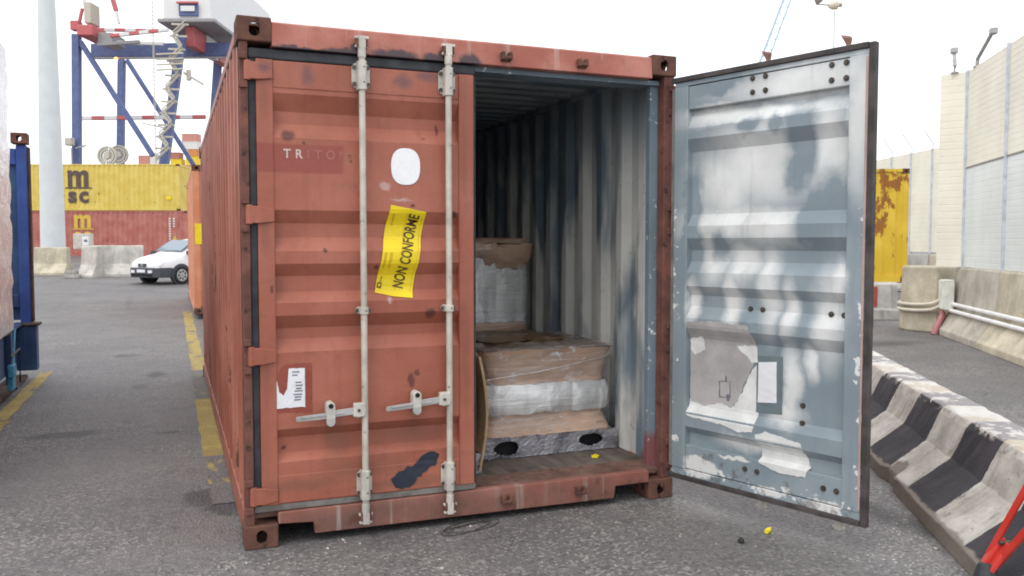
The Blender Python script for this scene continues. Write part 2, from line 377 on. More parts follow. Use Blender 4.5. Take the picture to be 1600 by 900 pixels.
def plywood():
    t = T('worn_plywood', .75)
    c = t.mix(t.mr(t.nz(1, 5, .6, t.scl((18, 1.5, 4))), .35, .7), (.11, .085, .07), (.19, .155, .13))
    c = t.mix(t.mr(t.nz(5, 6, .7), .5, .7), c, (.06, .05, .045)); t.col(c); t.bump(t.nz(30, 5), .3, .004); return t.m
M_PLY = plywood()
def cardboard(name, col, film_glare=.55):
    t = T(name, .6, 0, .5)
    c = t.mix(t.mr(t.nz(3, 5), .35, .7), mul(col, .82), mul(col, 1.12))
    h = t.nz(1, 6, .65, t.scl((1.6, 1.6, 46))); d = t.nz(1, 5, .6, t.scl((4, 4, 14), (0,0,3), (0,.25,0)))
    g = t.math('MULTIPLY', t.mr(h, .46, .68), t.mr(t.nz(2.2, 4), .35, .65, .25, 1))
    c = t.mix(t.math('MULTIPLY', g, film_glare), c, (.62, .56, .52))                # glare of the stretch film, painted as pale streaks on the board
    c = t.mix(t.math('MULTIPLY', t.mr(d, .60, .68), film_glare*.9), c, (.72, .68, .66)); t.col(c)
    t.b.inputs['Coat Weight'].default_value = .6; t.b.inputs['Coat Roughness'].default_value = .18
    t.bump(t.math('ADD', h, t.math('MULTIPLY', t.nz(6, 5, .6, dist=.8), 1.6)), .55, .014); return t.m
M_CARD = cardboard('cardboard', (.50, .325, .22)); M_CARDT = cardboard('cardboard_top', (.40, .23, .105)); M_CARDP = cardboard('pale_cardboard', (.46, .30, .15), .1)
def film(name, col, dark, vs=(9, 9, .7), hs=(1.5, 1.5, 50), hk=.4, metal=.15):
    t = T(name, .24, metal, .7)
    v = t.nz(1, 4, .55, t.scl(vs), .6); h = t.nz(1, 5, .65, t.scl(hs)); d = t.nz(3.5, 5, .6, dist=1.2)
    c = t.mix(t.mr(v, .36, .62), dark, col); c = t.mix(t.math('MULTIPLY', t.mr(h, .52, .68), hk), c, mul(col, 1.3))  # bands and pale streaks paint reflections into the film colour
    c = t.mix(t.math('MULTIPLY', t.mr(d, .58, .64), .6), c, mul(col, 1.4)); t.col(c)
    t.rough(t.mr(d, .3, .7, .10, .34)); t.bump(t.math('ADD', t.math('MULTIPLY', h, .7), t.math('MULTIPLY', d, 2.)), .55, .016); return t.m
M_FILM = film('stretch_film_over_silver_bags', (.80, .80, .78), (.46, .46, .45)); M_FILMD = film('stretch_film_over_pallet', (.30, .29, .31), (.09, .09, .105), (5, 5, 6), (2, 2, 30))
M_FILML = film('wrapped_cargo_film', (.72, .71, .70), (.62, .58, .57), (2, 2, 2), (2, 2, 9), .5, .1)
M_BLK = flat('hollow_shade_black', (.012, .012, .013), .9)  # near-black that paints the shade inside openings
M_PAPER = flat('white_paper', (.74, .74, .76), .7, 0, .05); M_PAPERG = flat('grey_paper_remnant', (.38, .36, .35), .75, 0, .16, 4, .1)
M_PAPERW = flat('torn_paper_backing', (.66, .66, .64), .75, 0, .12, 8); M_INK = flat('dark_print', (.16, .16, .19), .7); M_POUCH = flat('label_pouch', (.27, .062, .042), .4, 0, .1); M_POUCHG = flat('label_pouch_green', (.14, .18, .19), .35, 0, .1)
M_YST = flat('yellow_sticker', (.80, .60, .012), .42, 0, .07, 5); M_YINK = flat('sticker_black_print', (.075, .045, .008), .5)
M_YFAINT = flat('sticker_faint_print', (.62, .40, .01), .5); M_WHITE = flat('white_sticker', (.86, .86, .86), .45, 0, .02)
M_TAPE = flat('navy_smear', (.022, .028, .045), .6, 0, .3, 10); M_FADEW = flat('faded_white_print', (.62, .47, .43), .6, 0, .1, 30); M_GHOST = flat('ghost_print', (.37, .135, .105), .6, 0, .08, 30)

# ================================================================== GROUND AND MARKINGS
def ground():
    b = B(); xs = [-400, -120, -40, -15, -6, -3, 0, 3, 6, 12, 25, 60, 150, 400]
    ys = [-60, -20, -8, 0, 4, 9, 11, 13, 15, 18, 21, 24, 27, 30, 34, 38, 42, 46, 50, 70, 120, 300, 900]
    g = [[b.bm.verts.new((x, y, gh(y))) for x in xs] for y in ys]
    for r0, r1 in zip(g, g[1:]):
        for i in range(len(xs)-1): b._f([r0[i], r0[i+1], r1[i+1], r1[i]])
    return struct(b.obj('ground', ASPH, smooth=True))
ground()
def line(label_seed, x, y0, y1, w, wear, z=.004):
    b = B(); n = 14; pr = None
    for i in range(n+1):
        y = y0+(y1-y0)*i/n; dx = .005*math.sin(i*1.7+label_seed); e = .006*math.cos(i*2.3)
        cur = b.verts([(x+dx-w/2-e, y, gh(y)+z), (x+dx+w/2+e, y, gh(y)+z)])
        if pr: b._f([pr[0], pr[1], cur[1], cur[0]])
        pr = cur
    return struct(b.obj('painted_line', linepaint('yellow_line_paint_%d' % label_seed, label_seed, wear)))
line(1, -.05, .85, 2.05, .13, .66); line(2, -.05, 2.05, 4.45, .15, .46); line(5, -.045, 4.45, 6.5, .15, .67); line(6, -.03, 6.5, 15.2, .17, .52)
line(3, -1.68, 2.2, 3.95, .13, .46); line(4, -1.70, 4.0, 7.0, .13, .50)

# ================================================================== MAIN CONTAINER
W, L, H = 2.438, 6.058, 2.591
cont = thing('shipping_container', 'red twenty foot shipping container with one door open and wrapped pallets inside', 'container')
def make_casting():
    b = B(); b.box(0, .162, 0, .178, 0, .118); o = b.obj('corner_casting', M_CAST, cont, .007)
    bpy.context.view_layer.update(); bake(o)
    def oval(axis, cx, cz, w, h, a, bb):
        p = []
        for k in range(20):
            an = 2*math.pi*k/20; r = min(w, h)/2; dx, dz = math.cos(an)*r, math.sin(an)*r
            if w > h: dx += math.copysign((w-h)/2, dx)
            else: dz += math.copysign((h-w)/2, dz)
            p.append((cx+dx, cz+dz))
        q = B(); q.prism(p, axis, a, bb); return q.obj('cutter', M_CAST)
    c = B(); c.box(.02, .142, .02, .158, .02, .098); c = c.obj('cutter', M_CAST)
    return cut(o, [c, oval('y', .082, .06, .052, .068, -.05, .2), oval('x', .09, .06, .068, .05, -.05, .19), oval('z', .081, .089, .063, .12, -.05, .03)])
cast0 = make_casting()
def place_castings(parent, L_, H_, W_=2.438, src=None, axis='y'):
    first = src is None
    for ix in (0, 1):
        for iy in (0, 1):
            for iz in (0, 1):
                o = cast0 if (first and ix == iy == iz == 0) else clone(cast0, parent)
                sx, sy, sz = (-1 if ix else 1), (-1 if iy else 1), (-1 if iz else 1)
                o.parent = parent
                if axis == 'y': o.location = (W_*ix, L_*iy, H_*iz)
                else: o.location = (L_*ix, W_*iy, H_*iz)
                o.scale = (sx, sy, sz)
place_castings(cont, L, H)
# frame
B().box(.012, .050, .012, .07, .118, H-.118).obj('corner_post', M_POST, cont, .004)
B().box(W-.075, W-.008, .012, .085, .118, H-.118).obj('corner_post', M_POST, cont, .004)
for x0, x1 in ((.012, .11), (W-.11, W-.012)): B().box(x0, x1, L-.11, L-.012, .118, H-.118).obj('corner_post', M_RED, cont, .004)
def jamb(x0, x1):
    b = B(); b.prism([(x0, .085), (x1, .085), (x1, .17), (x0+(x1-x0)*.45, .19), (x0, .13)], 'z', .17, H-.13); return b.obj('door_jamb', M_INT, cont, .003)
jamb(W-.125, W-.02); B().box(.03, .11, .10, .18, .17, H-.13).obj('door_jamb', M_INT, cont, .003)
b = B(); b.prism([(.0, 2.452), (.008, H-.022), (.03, H-.012), (.13, H-.012), (.13, 2.452)], 'x', .162, W-.162); b.obj('door_header', M_FRAME, cont, .004)
b = B(); b.box(.11, W-.08, .06, .20, 2.425, 2.452); b.obj('header_lip', M_INT, cont, .003)
sill = [(.162,.115),(.335,.105),(.342,.045),(2.045,.036),(2.055,.105),(W-.162,.105),(W-.162,.172),(.162,.172)]
b = B(); b.prism(sill, 'y', .004, .055); b.obj('door_sill', M_FRAME, cont, .004)
M_SILL = rusty('rusty_sill_plate', (.12, .065, .05), (.22, .13, .1))
b = B(); b.prism([(.055,.14),(.055,.172),(.24,.180),(.24,.14)], 'x', .05, W-.05); b.obj('sill_plate', M_SILL, cont, .003)
# keepers for the rods on header and sill
def keeper(x, z):
    b = B(); b.box(x-.03, x-.012, -.034, .004, z-.022, z+.02); b.box(x+.012, x+.03, -.034, .004, z-.022, z+.02); b.box(x-.03, x+.03, -.012, .004, z-.028, z-.018); b.box(x-.02, x+.026, -.036, -.024, z-.02, z-.004)
    return b.obj('cam_keeper', M_CAST, cont, .004)
for x in (.594, 1.045, 1.371, 1.822): keeper(x, 2.503); keeper(x, .112)
# corrugated walls: outside red, inside slate
def corr(length, p=.278, f=.07, s=.069, d=.036, start=.0):
    pts = []; a = start
    while a < length:
        for da, dd in ((0, 0), (f, 0), (f+s, d), (2*f+s, d)): pts.append((min(a+da, length), dd))
        a += p
    pts.append((length, pts[-1][1] if pts[-1][1] == 0 else 0)); return pts
def wall(name, pts, z0, z1, fn, mats, parent, th=.004):
    b = B(); R_ = []
    for u, d in pts: R_.append([b.bm.verts.new(fn(u, d, z)) for z in (z0, z1)]+[b.bm.verts.new(fn(u, d+th, z)) for z in (z1, z0)])
    for a, c in zip(R_, R_[1:]):
        for k in range(4):
            b.mi = 1 if (k == 2 and len(mats) > 1) else 0; b._f([a[k], a[(k+1)%4], c[(k+1)%4], c[k]])
    b._f(R_[0]); b._f(R_[-1][::-1]); return b.obj(name, mats, parent)
wp = corr(L-.27, start=.0)
wall('side_wall', wp, .165, H-.065, lambda u, d, z: (.012+d, .135+u, z), [M_RED, M_INT], cont)
wall('side_wall', wp, .165, H-.065, lambda u, d, z: (W-.012-d, .135+u, z), [M_RED, M_INT], cont)
wall('end_wall', corr(W-.2), .165, H-.065, lambda u, d, z: (.1+u, L-.014-d, z), [M_RED, M_INT], cont)
for x0, x1 in ((.008, .068), (W-.068, W-.008)):
    for nm, z0, z1 in (('top_rail', H-.07, H-.012), ('bottom_rail', .02, .168)):
        o = B().box(x0, x1, .13, L-.13, z0, z1).obj(nm, [M_RED, M_INT], cont, .005)
        for p in o.data.polygons:
            if p.normal.x*(1 if x0 < 1 else -1) > .5 or (p.normal.z < -.5 and nm == 'top_rail'): p.material_index = 1
b = B(); b.box(.1, W-.1, L-.07, L-.01, H-.07, H-.012); b.obj('end_header', M_RED, cont, .004)
b = B(); b.box(.1, W-.1, L-.07, L-.01, .03, .17); b.obj('end_sill', M_RED, cont, .004)
rp = corr(L-.16, .209, .091, .0135, .02)
b = B(); r_ = [[b.bm.verts.new((x, .13+u, H-.014-d-dz)) for x in (.06, W-.06)] for dz in (0, .004) for u, d in rp]; n = len(rp)
for q in range(2):
    b.mi = q
    for i in range(n-1): a, c = r_[q*n+i], r_[q*n+i+1]; b._f([a[0], a[1], c[1], c[0]])
b.obj('roof', [M_RED, M_INT], cont, recalc=False)
flo = bpy.data.objects.new('floor', None); COL.objects.link(flo); flo.parent = cont
y = .242
while y < L-.12:                                     # plywood sheets, two across
    y1 = min(y+1.16, L-.1)
    for x0, x1 in ((.05, 1.216), (1.222, W-.05)): B().box(x0, x1, y, y1-.006, .15, .1795).obj('plywood_sheet', M_PLY, flo, .002)
    y = y1
for k in range(9): B().box(.06, W-.06, .5+k*.62, .56+k*.62, .04, .149).obj('cross_member', M_RED, cont)

# ---- doors.  local x from the hinge, s = side the outside faces on y
RIBS = [(2.238,2.154,2.095,2.023),(1.670,1.605,1.536,1.468),(1.405,1.343,1.265,1.212),(1.149,1.083,1.030,.966),(.584,.536,.457,.417)]
ZT, ZB = 2.395, .208
def prof():
    p = [(ZT-.002, 0.)]
    for a, b_, c, d in RIBS: p += [(a, 0.), (b_, 1.), (c, 1.), (d, 0.)]
    return p+[(ZB+.002, 0.)]
PROF = prof()
def depth(z):
    for (z0, d0), (z1, d1) in zip(PROF, PROF[1:]):
        if z1 <= z <= z0: return d0+(d1-d0)*(z0-z)/(z0-z1)
    return 0.
def dsm(z, w=.014): return sum(depth(z+k*w/3) for k in range(-3, 4))/7
RD, PO = .040, .021
def door(loc, rotz, s, mat_out, mat_in, x0, x1, xa, xb):
    D = bpy.data.objects.new('door', None); COL.objects.link(D); D.parent = cont; D.location = loc; D.rotation_euler = (0,0,rotz)
    b = B(); th = .004
    ro = [[b.bm.verts.new((x, s*(PO-RD*d), z)) for x in (xa-.004, xb+.004)] for z, d in PROF]
    ri = [[b.bm.verts.new((x, s*(PO-RD*d-th), z)) for x in (xa-.004, xb+.004)] for z, d in PROF]
    for q, r in ((0, ro), (1, ri)):
        b.mi = q
        for a, c in zip(r, r[1:]): b._f([a[0], a[1], c[1], c[0]])
    b.obj('door_panel', [mat_out, mat_in], D, recalc=False)
    def fr(name, X0, X1, Z0, Z1, y0=-.0275, y1=.0275):
        b = B(); y0, y1 = sorted((s*y0, s*y1)); b.box(X0, X1, y0, y1, Z0, Z1)
        o = b.obj(name, [mat_out, mat_in], D, .004); 
        for p in o.data.polygons:
            if p.normal.y*s < (.5 if s > 0 else -.5): p.material_index = 1
        return o
    fr('stile', x0, xa, ZB, ZT); fr('stile', xb, x1, ZB, ZT)
    fr('top_rail', xa+.0005, xb-.0005, 2.262, ZT-.004, -.020, .0245); fr('bottom_rail', xa+.0005, xb-.0005, ZB+.004, .352, -.020, .0245)
    return D
ld = door((.0, .042, 0), 0, -1, M_DOOR, M_INT, .086, 1.195, .165, 1.112)
ld['label'] = 'closed left door with rods and a yellow sticker'
YO = -.021-.0275+.0275  # local y of the panel's outer flats is -PO
def box_part(name, mat, par, *bx, bev=.003):
    b = B()
    for q in bx: b.box(*q)
    return b.obj(name, mat, par, bev)
# seals
box_part('seal', M_RUB, ld, (.052,.0855,-.016,.03,.21,2.40)); 
b = B(); b.prism([(-.026, 2.396), (-.022, 2.447), (.03, 2.447), (.03, 2.396)], 'x', .052, 1.205); b.obj('seal', M_RUB, ld, .008)
box_part('seal', M_RUBG, ld, (.052,1.205,-.02,.03,.176,.2075)); box_part('seal', M_RUB, ld, (1.1955,1.212,-.01,.03,.21,2.39))
# hinges: tapering blades welded to the door, lug on the post
for z in (2.335, 1.645, .955, .262):
    b = B(); b.loop([[(.045,-.047,z-.042),(.045,-.047,z+.042),(.045,-.018,z+.042),(.045,-.018,z-.042)],[(.10,-.047,z-.042),(.10,-.047,z+.040),(.10,-.028,z+.040),(.10,-.028,z-.042)],
                     [(.165,-.036,z-.034),(.165,-.036,z+.026),(.165,-.028,z+.026),(.165,-.028,z-.034)]]); b.tube([(.047,-.032,z-.047),(.047,-.032,z+.047)], .017, 12)
    b.obj('hinge', M_DOOR, ld, .004)
    box_part('hinge_lug', M_POST, cont, (.006,.046,-.004,.012,z+.052,z+.085)); box_part('hinge_lug', M_POST, cont, (.006,.046,-.004,.012,z-.085,z-.052))
# rods
def rod(D, x, s, y, full=True, cams=True):
    b = B(); b.tube([(x, y, .10), (x, y, 2.50 if cams else 2.44)], .0165, 16); shade(b.obj('locking_rod', M_ROD, D))
    for zc, up in (((2.505, 1), (.10, -1)) if cams else ((.10, -1),)):
        b = B(); b.tube([(x, y, zc-up*.075), (x, y, zc-up*.02)], .020, 14); b.box(x-.017, x+.017, y-.018, y+.018, min(zc-up*.03, zc+up*.03), max(zc-up*.03, zc+up*.03))
        b.box(x-.036, x+.034, y-.013, y+.011, zc+.016, zc+.03); b.box(x-.034, x+.03, y-.011, y+.010, zc-.026, zc-.013); b.obj('cam', M_BRK, D, .003)
    if not full: return
    f = s*.0275
    def guide(z, h, w, big=True):
        b = B(); y0, y1 = sorted((f+s*.001, f+s*.006)); p = [(x-w,z-h+.015),(x-w+.015,z-h),(x+w-.015,z-h),(x+w,z-h+.015),(x+w,z+h-.015),(x+w-.015,z+h),(x-w+.015,z+h),(x-w,z+h-.015)]
        b.prism(p, 'y', y0, y1)
        b.prism([(x-.024, f+s*.006), (x-.022, y+s*.012), (x-.012, y+s*.024), (x+.012, y+s*.024), (x+.022, y+s*.012), (x+.024, f+s*.006)], 'z', z-h-(.012 if big else -.002), z+h+(.008 if big else -.002))
        b.obj('rod_guide', M_BRK, D, .003)
        k = ((-1,-1),(-1,1),(1,-1),(1,1)) if big else ((-1,0),(1,0))
        for sx, sz in k:
            q = B(); q.tube([(x+sx*(w-.011), f+s*.004, z+sz*(h-.02)), (x+sx*(w-.011), f+s*.015, z+sz*(h-.02))], .0105, 10); q.obj('bolt', M_BOLT, D)
        for sz in ((-.6, .6) if big else (0,)):
            q = B(); q.tube([(x+.006, y+s*.020, z+sz*h), (x+.006, y+s*.026, z+sz*h)], .004, 8); q.obj('rivet', M_BOLT, D)
    guide(2.345, .062, .046); guide(1.166, .019, .040, False); guide(.275, .066, .040)
for x in (.594, 1.045): rod(ld, x, -1, -.062)
# handles with hubs and retainers
def handle(D, xr, z, s, y, lift, ln, rx):
    f = s*.0275; m = Matrix.Translation((xr, 0, z)) @ Matrix.Rotation(lift, 4, 'Y')
    b = B(); yy = y+s*.016
    def P(u, v): q = m @ Vector((u, 0, v)); return (q.x, q.z)
    b.prism([P(-.03,-.016), P(-.17,-.018), P(-.20,-.022), P(-ln,-.020), P(-ln-.004,-.008), P(-ln,.006), P(-.19,.008), P(-.15,.016), P(-.03,.018)], 'y', min(yy, yy+s*.008), max(yy, yy+s*.008))
    b.box(-ln*.93, -.1, min(yy+s*.008, yy+s*.013), max(yy+s*.008, yy+s*.013), -.006, .002, m); b.obj('handle', M_STEEL, D, .002)
    b = B(); b.prism([(xr-.055,z-.03),(xr-.03,z-.036),(xr+.004,z-.032),(xr+.012,z),(xr+.006,z+.036),(xr-.05,z+.036)], 'y', min(y-s*.008, y+s*.028), max(y-s*.008, y+s*.028)); b.obj('handle_hub', M_BRK, D, .005)
    q = B(); q.tube([(xr-.027, y+s*.027, z), (xr-.027, y+s*.034, z)], .008, 10); q.obj('rivet', M_BOLT, D)
    zr = z-.004; b = B(); y0, y1 = sorted((f+s*.0, f+s*.012))
    def cap(zc, zl, r): 
        pts = [(rx+r*math.cos(math.pi*k/8), zc+r*math.sin(math.pi*k/8)) for k in range(9)]; return pts+[(rx-r, zl), (rx+r, zl)]
    b.prism(cap(zr+.034, zr-.03, .022), 'y', min(y0, y+s*.03)+.0, y1 if s > 0 else y1); b.obj('handle_catch', M_BRK, D, .003)
    b = B(); pts = [(rx+.022*math.cos(-math.pi*k/8), zr-.046+.022*math.sin(-math.pi*k/8)) for k in range(9)]+[(rx-.022, zr-.025), (rx+.022, zr-.025)]
    b.prism(pts, 'y', min(y, y+s*.03), max(y, y+s*.03)); b.obj('handle_retainer', M_STEEL, D, .003)
    q = B(); q.tube([(rx, y+s*.02, zr+.036), (rx, y+s*.036, zr+.036)], .012, 12); q.obj('seal_hole_shade', M_BLK, D)  # black stub painted in for the shade inside the hole
handle(ld, .585, .664, -1, -.062, R(-3), .335, .418); handle(ld, 1.036, .690, -1, -.062, R(-4), .335, .862)
# things stuck on the left door
so = lambda z: -(PO-RD*dsm(z)+(.004 if (z < .355 or z > 2.26) else 0))                       # outer surface, local y
st = [(.746,1.704),(.935,1.67),(.925,1.60),(.905,1.50),(.89,1.40),(.872,1.30),(.86,1.222),(.76,1.232),(.665,1.253),(.688,1.35),(.70,1.44),(.715,1.52),(.725,1.60)]
stick = sheet('warning_sticker', st, so, -.0045, M_YST, ld); stick['label'] = 'crumpled yellow sticker reading NON CONFORME'
def put_text(txt, size, origin, ang, off, mat, name, bold=0, sx=1., shear=0.):
    bm = text_bm(txt, size, bold)
    m = Matrix.Translation((origin[0], 0, origin[1])) @ Matrix.Rotation(-ang, 4, 'Y') @ Matrix(((sx,shear,0,0),(0,0,1,0),(0,1,0,0),(0,0,0,1)))
    bm.transform(m); zs = [v.co.z for v in bm.verts]
    bmesh.ops.triangulate(bm, faces=bm.faces); slice_bm(bm, (0,0,1), (0,0,1), .015, min(zs), max(zs))
    for v in bm.verts: v.co.y = so(v.co.z)+off
    b = B(); b.bm.free(); b.bm = bm; o = b.obj(name, mat, ld); o['label'] = 'lettering '+txt; return o
put_text('NON CONFORME', .080, (.812, 1.268), R(77), -.0062, M_YINK, 'lettering', .0018, .60)
put_text('NON', .016, (.70, 1.30), R(76), -.0062, M_YINK, 'fine_print', 0)
b = B()
for (a, c) in (((.775,1.262),(.842,1.236)),): pass
def strip(name, p0, p1, w, mat, off=-.0062):
    (x0, z0), (x1, z1) = p0, p1; l = math.hypot(x1-x0, z1-z0); nx, nz = -(z1-z0)/l*w/2, (x1-x0)/l*w/2
    return sheet(name, [(x0-nx,z0-nz),(x1-nx,z1-nz),(x1+nx,z1+nz),(x0+nx,z0+nz)], so, off, mat, ld)
strip('ruled_line', (.768,1.262), (.795,1.40), .003, M_YFAINT); strip('ruled_line', (.795,1.40), (.835,1.66), .003, M_YFAINT)
strip('ruled_line', (.85,1.25), (.918,1.64), .002, M_YFAINT); strip('fine_print', (.705,1.38), (.72,1.46), .01, M_YFAINT); strip('fine_print', (.735,1.38), (.748,1.46), .012, M_YFAINT); strip('fine_print', (.757,1.60), (.765,1.66), .009, M_YFAINT)
strip('printed_mark', (.686,1.275), (.693,1.305), .022, M_YINK); strip('printed_mark', (.6885,1.282), (.6915,1.298), .012, M_YST, -.0070)
ov = [(.825+.077*math.copysign(abs(math.cos(a))**.8, math.cos(a)), 1.902+.094*math.copysign(abs(math.sin(a))**.8, math.sin(a))) for a in [2*math.pi*k/32 for k in range(32)]]
sheet('oval_sticker', ov, so, -.003, M_WHITE, ld)
for i, ch in enumerate('TRITON'): put_text(ch, .062, (.212+(0,.056,.112,.150,.205,.270)[i], 1.925), 0, -.0012, M_FADEW if i < 2 else M_GHOST, 'faded_letter', .001, .95)
sheet('label_pouch', [(.135,.67),(.335,.66),(.335,.91),(.20,.905),(.135,.80)], so, -.002, M_POUCH, ld, .003)
tl = sheet('torn_label', [(.155,.69),(.30,.69),(.300,.885),(.225,.885),(.232,.85),(.215,.79),(.20,.752),(.175,.772),(.165,.83),(.158,.80)], so, -.004, M_PAPER, ld, .0025)
tl['label'] = 'torn white shipping label'
for z, x0, x1 in ((.868,.24,.275),(.852,.24,.265),(.815,.255,.285),(.80,.255,.29),(.785,.257,.285),(.772,.25,.29),(.755,.245,.287),(.742,.25,.283),(.728,.248,.28)): strip('label_text', (x0,z), (x1,z), .006, M_INK, -.0055)
sheet('dark_tape_smear', [(.742,.272),(.765,.235),(.815,.222),(.858,.242),(.895,.285),(.955,.325),(.985,.345),(.992,.388),(.955,.408),(.91,.392),(.87,.352),(.82,.332),(.775,.312)], so, -.003, M_TAPE, ld, .008)
# ---- the open right door, seen from inside
rd = door((2.405, -.015, 0), R(-72), 1, M_RED, M_DIN, .035, 1.192, .130, 1.096)
rd['label'] = 'open right door, slate blue inside with white spray patches'
si = lambda z: (-.021 if z < .356 else PO-.004-RD*dsm(z))                   # inner surface, local y (inside faces -y)
box_part('seal', M_RUBB, rd, (1.1945,1.224,-.031,.006,.142,2.447)); box_part('seal', M_RUBB, rd, (.012,1.1920,-.036,.02,2.422,2.450)); box_part('head_strip', M_DIN, rd, (.036,1.1915,-.024,.02,2.3955,2.4215)); box_part('seal', M_RUBB, rd, (.012,1.1920,-.034,.02,.142,.168)); box_part('foot_strip', M_DIN, rd, (.036,1.1915,-.024,.02,.1685,.2075)); box_part('seal', M_RUBG, rd, (.014,.0345,-.026,.02,.21,2.39))
M_PRIM = flat('pink_primer_edge', (.42, .29, .26), .7); box_part('edge_trim', M_PRIM, rd, (1.180,1.1923,-.0302,-.0276,.22,2.385))
for z in (2.335, 1.645, .955, .262):
    b = B(); b.box(-.005, .11, .028, .04, z-.038, z+.038); b.tube([(0,.02,z-.045),(0,.02,z+.045)], .017, 12); b.obj('hinge', M_RED, rd, .003)
    box_part('hinge_lug', M_POST, cont, (W-.046,W-.006,-.004,.012,z+.052,z+.085)); box_part('hinge_lug', M_POST, cont, (W-.046,W-.006,-.004,.012,z-.085,z-.052))
for x in (.590, 1.040): rod(rd, x, 1, .062, True, False)
def wing(x):                                            # cam head standing proud of the top edge
    b = B(); b.loop([[(x-.017,.045,2.45),(x+.017,.045,2.45),(x+.017,.08,2.45),(x-.017,.08,2.45)],[(x-.009,.052,2.475),(x+.009,.052,2.475),(x+.009,.072,2.475),(x-.009,.072,2.475)],[(x-.03,.046,2.515),(x+.012,.046,2.502),(x+.012,.078,2.502),(x-.03,.078,2.515)],[(x-.04,.05,2.528),(x+.01,.05,2.514),(x+.01,.074,2.514),(x-.04,.074,2.528)]])
    return b.obj('cam_head', rusty('rusty_cam_%d' % int(x*100), (.2,.1,.08), (.36,.22,.18)), rd, .003)
wing(.590); wing(1.040)
for x, z in [(.552,2.375),(.630,2.375),(.553,2.302),(.631,2.302),(1.002,2.372),(1.002,2.298),(1.078,2.372),(1.078,2.298),(.535,1.154),(.611,1.154),(1.003,1.154),(1.072,1.154),(.855,.676),(.855,.585),(.537,.290),(.613,.290),(.998,.286),(1.068,.286)]:
    y0 = -.020 if (z > 2.25 or z < .36) else si(z)
    b = B(); b.tube([(x, y0+.002, z), (x, y0-.006, z)], .0145, 12); b.tube([(x, y0-.004, z), (x, y0-.012, z)], .009, 6); b.obj('bolt', M_BOLT, rd)
o = sheet('paper_remnant', [(.135,1.06),(.30,1.075),(.54,1.065),(.575,.98),(.585,.90),(.56,.85),(.53,.80),(.50,.74),(.46,.64),(.41,.60),(.35,.62),(.25,.585),(.135,.60)], si, -.003, M_PAPERG, rd, .004); o['label'] = 'grey remnant of a torn placard'
sheet('paper_backing', [(.135,.615),(.25,.60),(.36,.625),(.44,.61),(.50,.72),(.54,.81),(.60,.88),(.60,.70),(.585,.50),(.50,.485),(.30,.515),(.138,.52)], si, -.0022, M_PAPERW, rd, .006)
sheet('paper_backing', [(.45,.95),(.58,.96),(.585,.87),(.55,.86),(.50,.91)], si, -.0042, M_PAPERW, rd, .006); sheet('paper_backing', [(.137,.96),(.22,.98),(.24,.91),(.17,.87),(.137,.90)], si, -.0042, M_PAPERW, rd, .005)
sheet('document_pouch', [(.578,.60),(.735,.61),(.735,.915),(.578,.905)], si, -.0032, M_POUCHG, rd); sheet('document', [(.588,.655),(.703,.668),(.700,.885),(.590,.872)], si, -.0048, M_PAPER, rd)
sheet('paper_remnant', [(.60,.485),(.66,.515),(.78,.50),(.87,.49),(.885,.43),(.91,.36),(.895,.318),(.74,.312),(.625,.34),(.62,.40)], si, -.003, M_PAPERW, rd, .004)
for sc_ in ([(.33,.735),(.42,.745),(.42,.749),(.33,.739)], [(.335,.735),(.341,.735),(.345,.645),(.339,.645)], [(.405,.74),(.41,.74),(.414,.655),(.409,.655)], [(.345,.65),(.41,.655),(.41,.659),(.345,.654)], [(.375,.775),(.385,.775),(.39,.74),(.378,.74)], [(.385,.67),(.41,.675),(.405,.635),(.39,.635)]): sheet('scratch', sc_, si, -.0045, M_INK, rd, .002)

# ================================================================== CARGO INSIDE
FZ = .18
def clear_film():
    t = T('clear_stretch_film', .12, 0, .6)
    h = t.nz(1, 6, .68, t.scl((1.8, 1.8, 38))); d = t.nz(1, 5, .6, t.scl((5, 5, 15), (2, 1, 3), (0, .22, 0)), .8); k = t.nz(9, 5, .65, dist=1.5)
    t.col((.80, .80, .80)); a = t.math('ADD', t.math('MULTIPLY', t.mr(h, .50, .70), .28), t.math('MULTIPLY', t.mr(d, .58, .66), .35)); a = t.math('ADD', a, t.math('MULTIPLY', t.mr(k, .62, .68), .4)); a = t.math('ADD', a, .07, clamp=True)  # streaky opacity: milky film plus painted highlight streaks
    t.put(t.b.inputs['Alpha'], a); t.bump(t.math('ADD', t.math('MULTIPLY', d, 2.), t.math('ADD', h, t.math('MULTIPLY', k, 1.5))), .7, .02); return t.m
M_CLEAR = clear_film()
M_FTOP = film('stretch_film_over_cardboard_top', (.52, .44, .39), (.36, .25, .17), (4, 4, 4), (6, 6, 6), .5, .05)
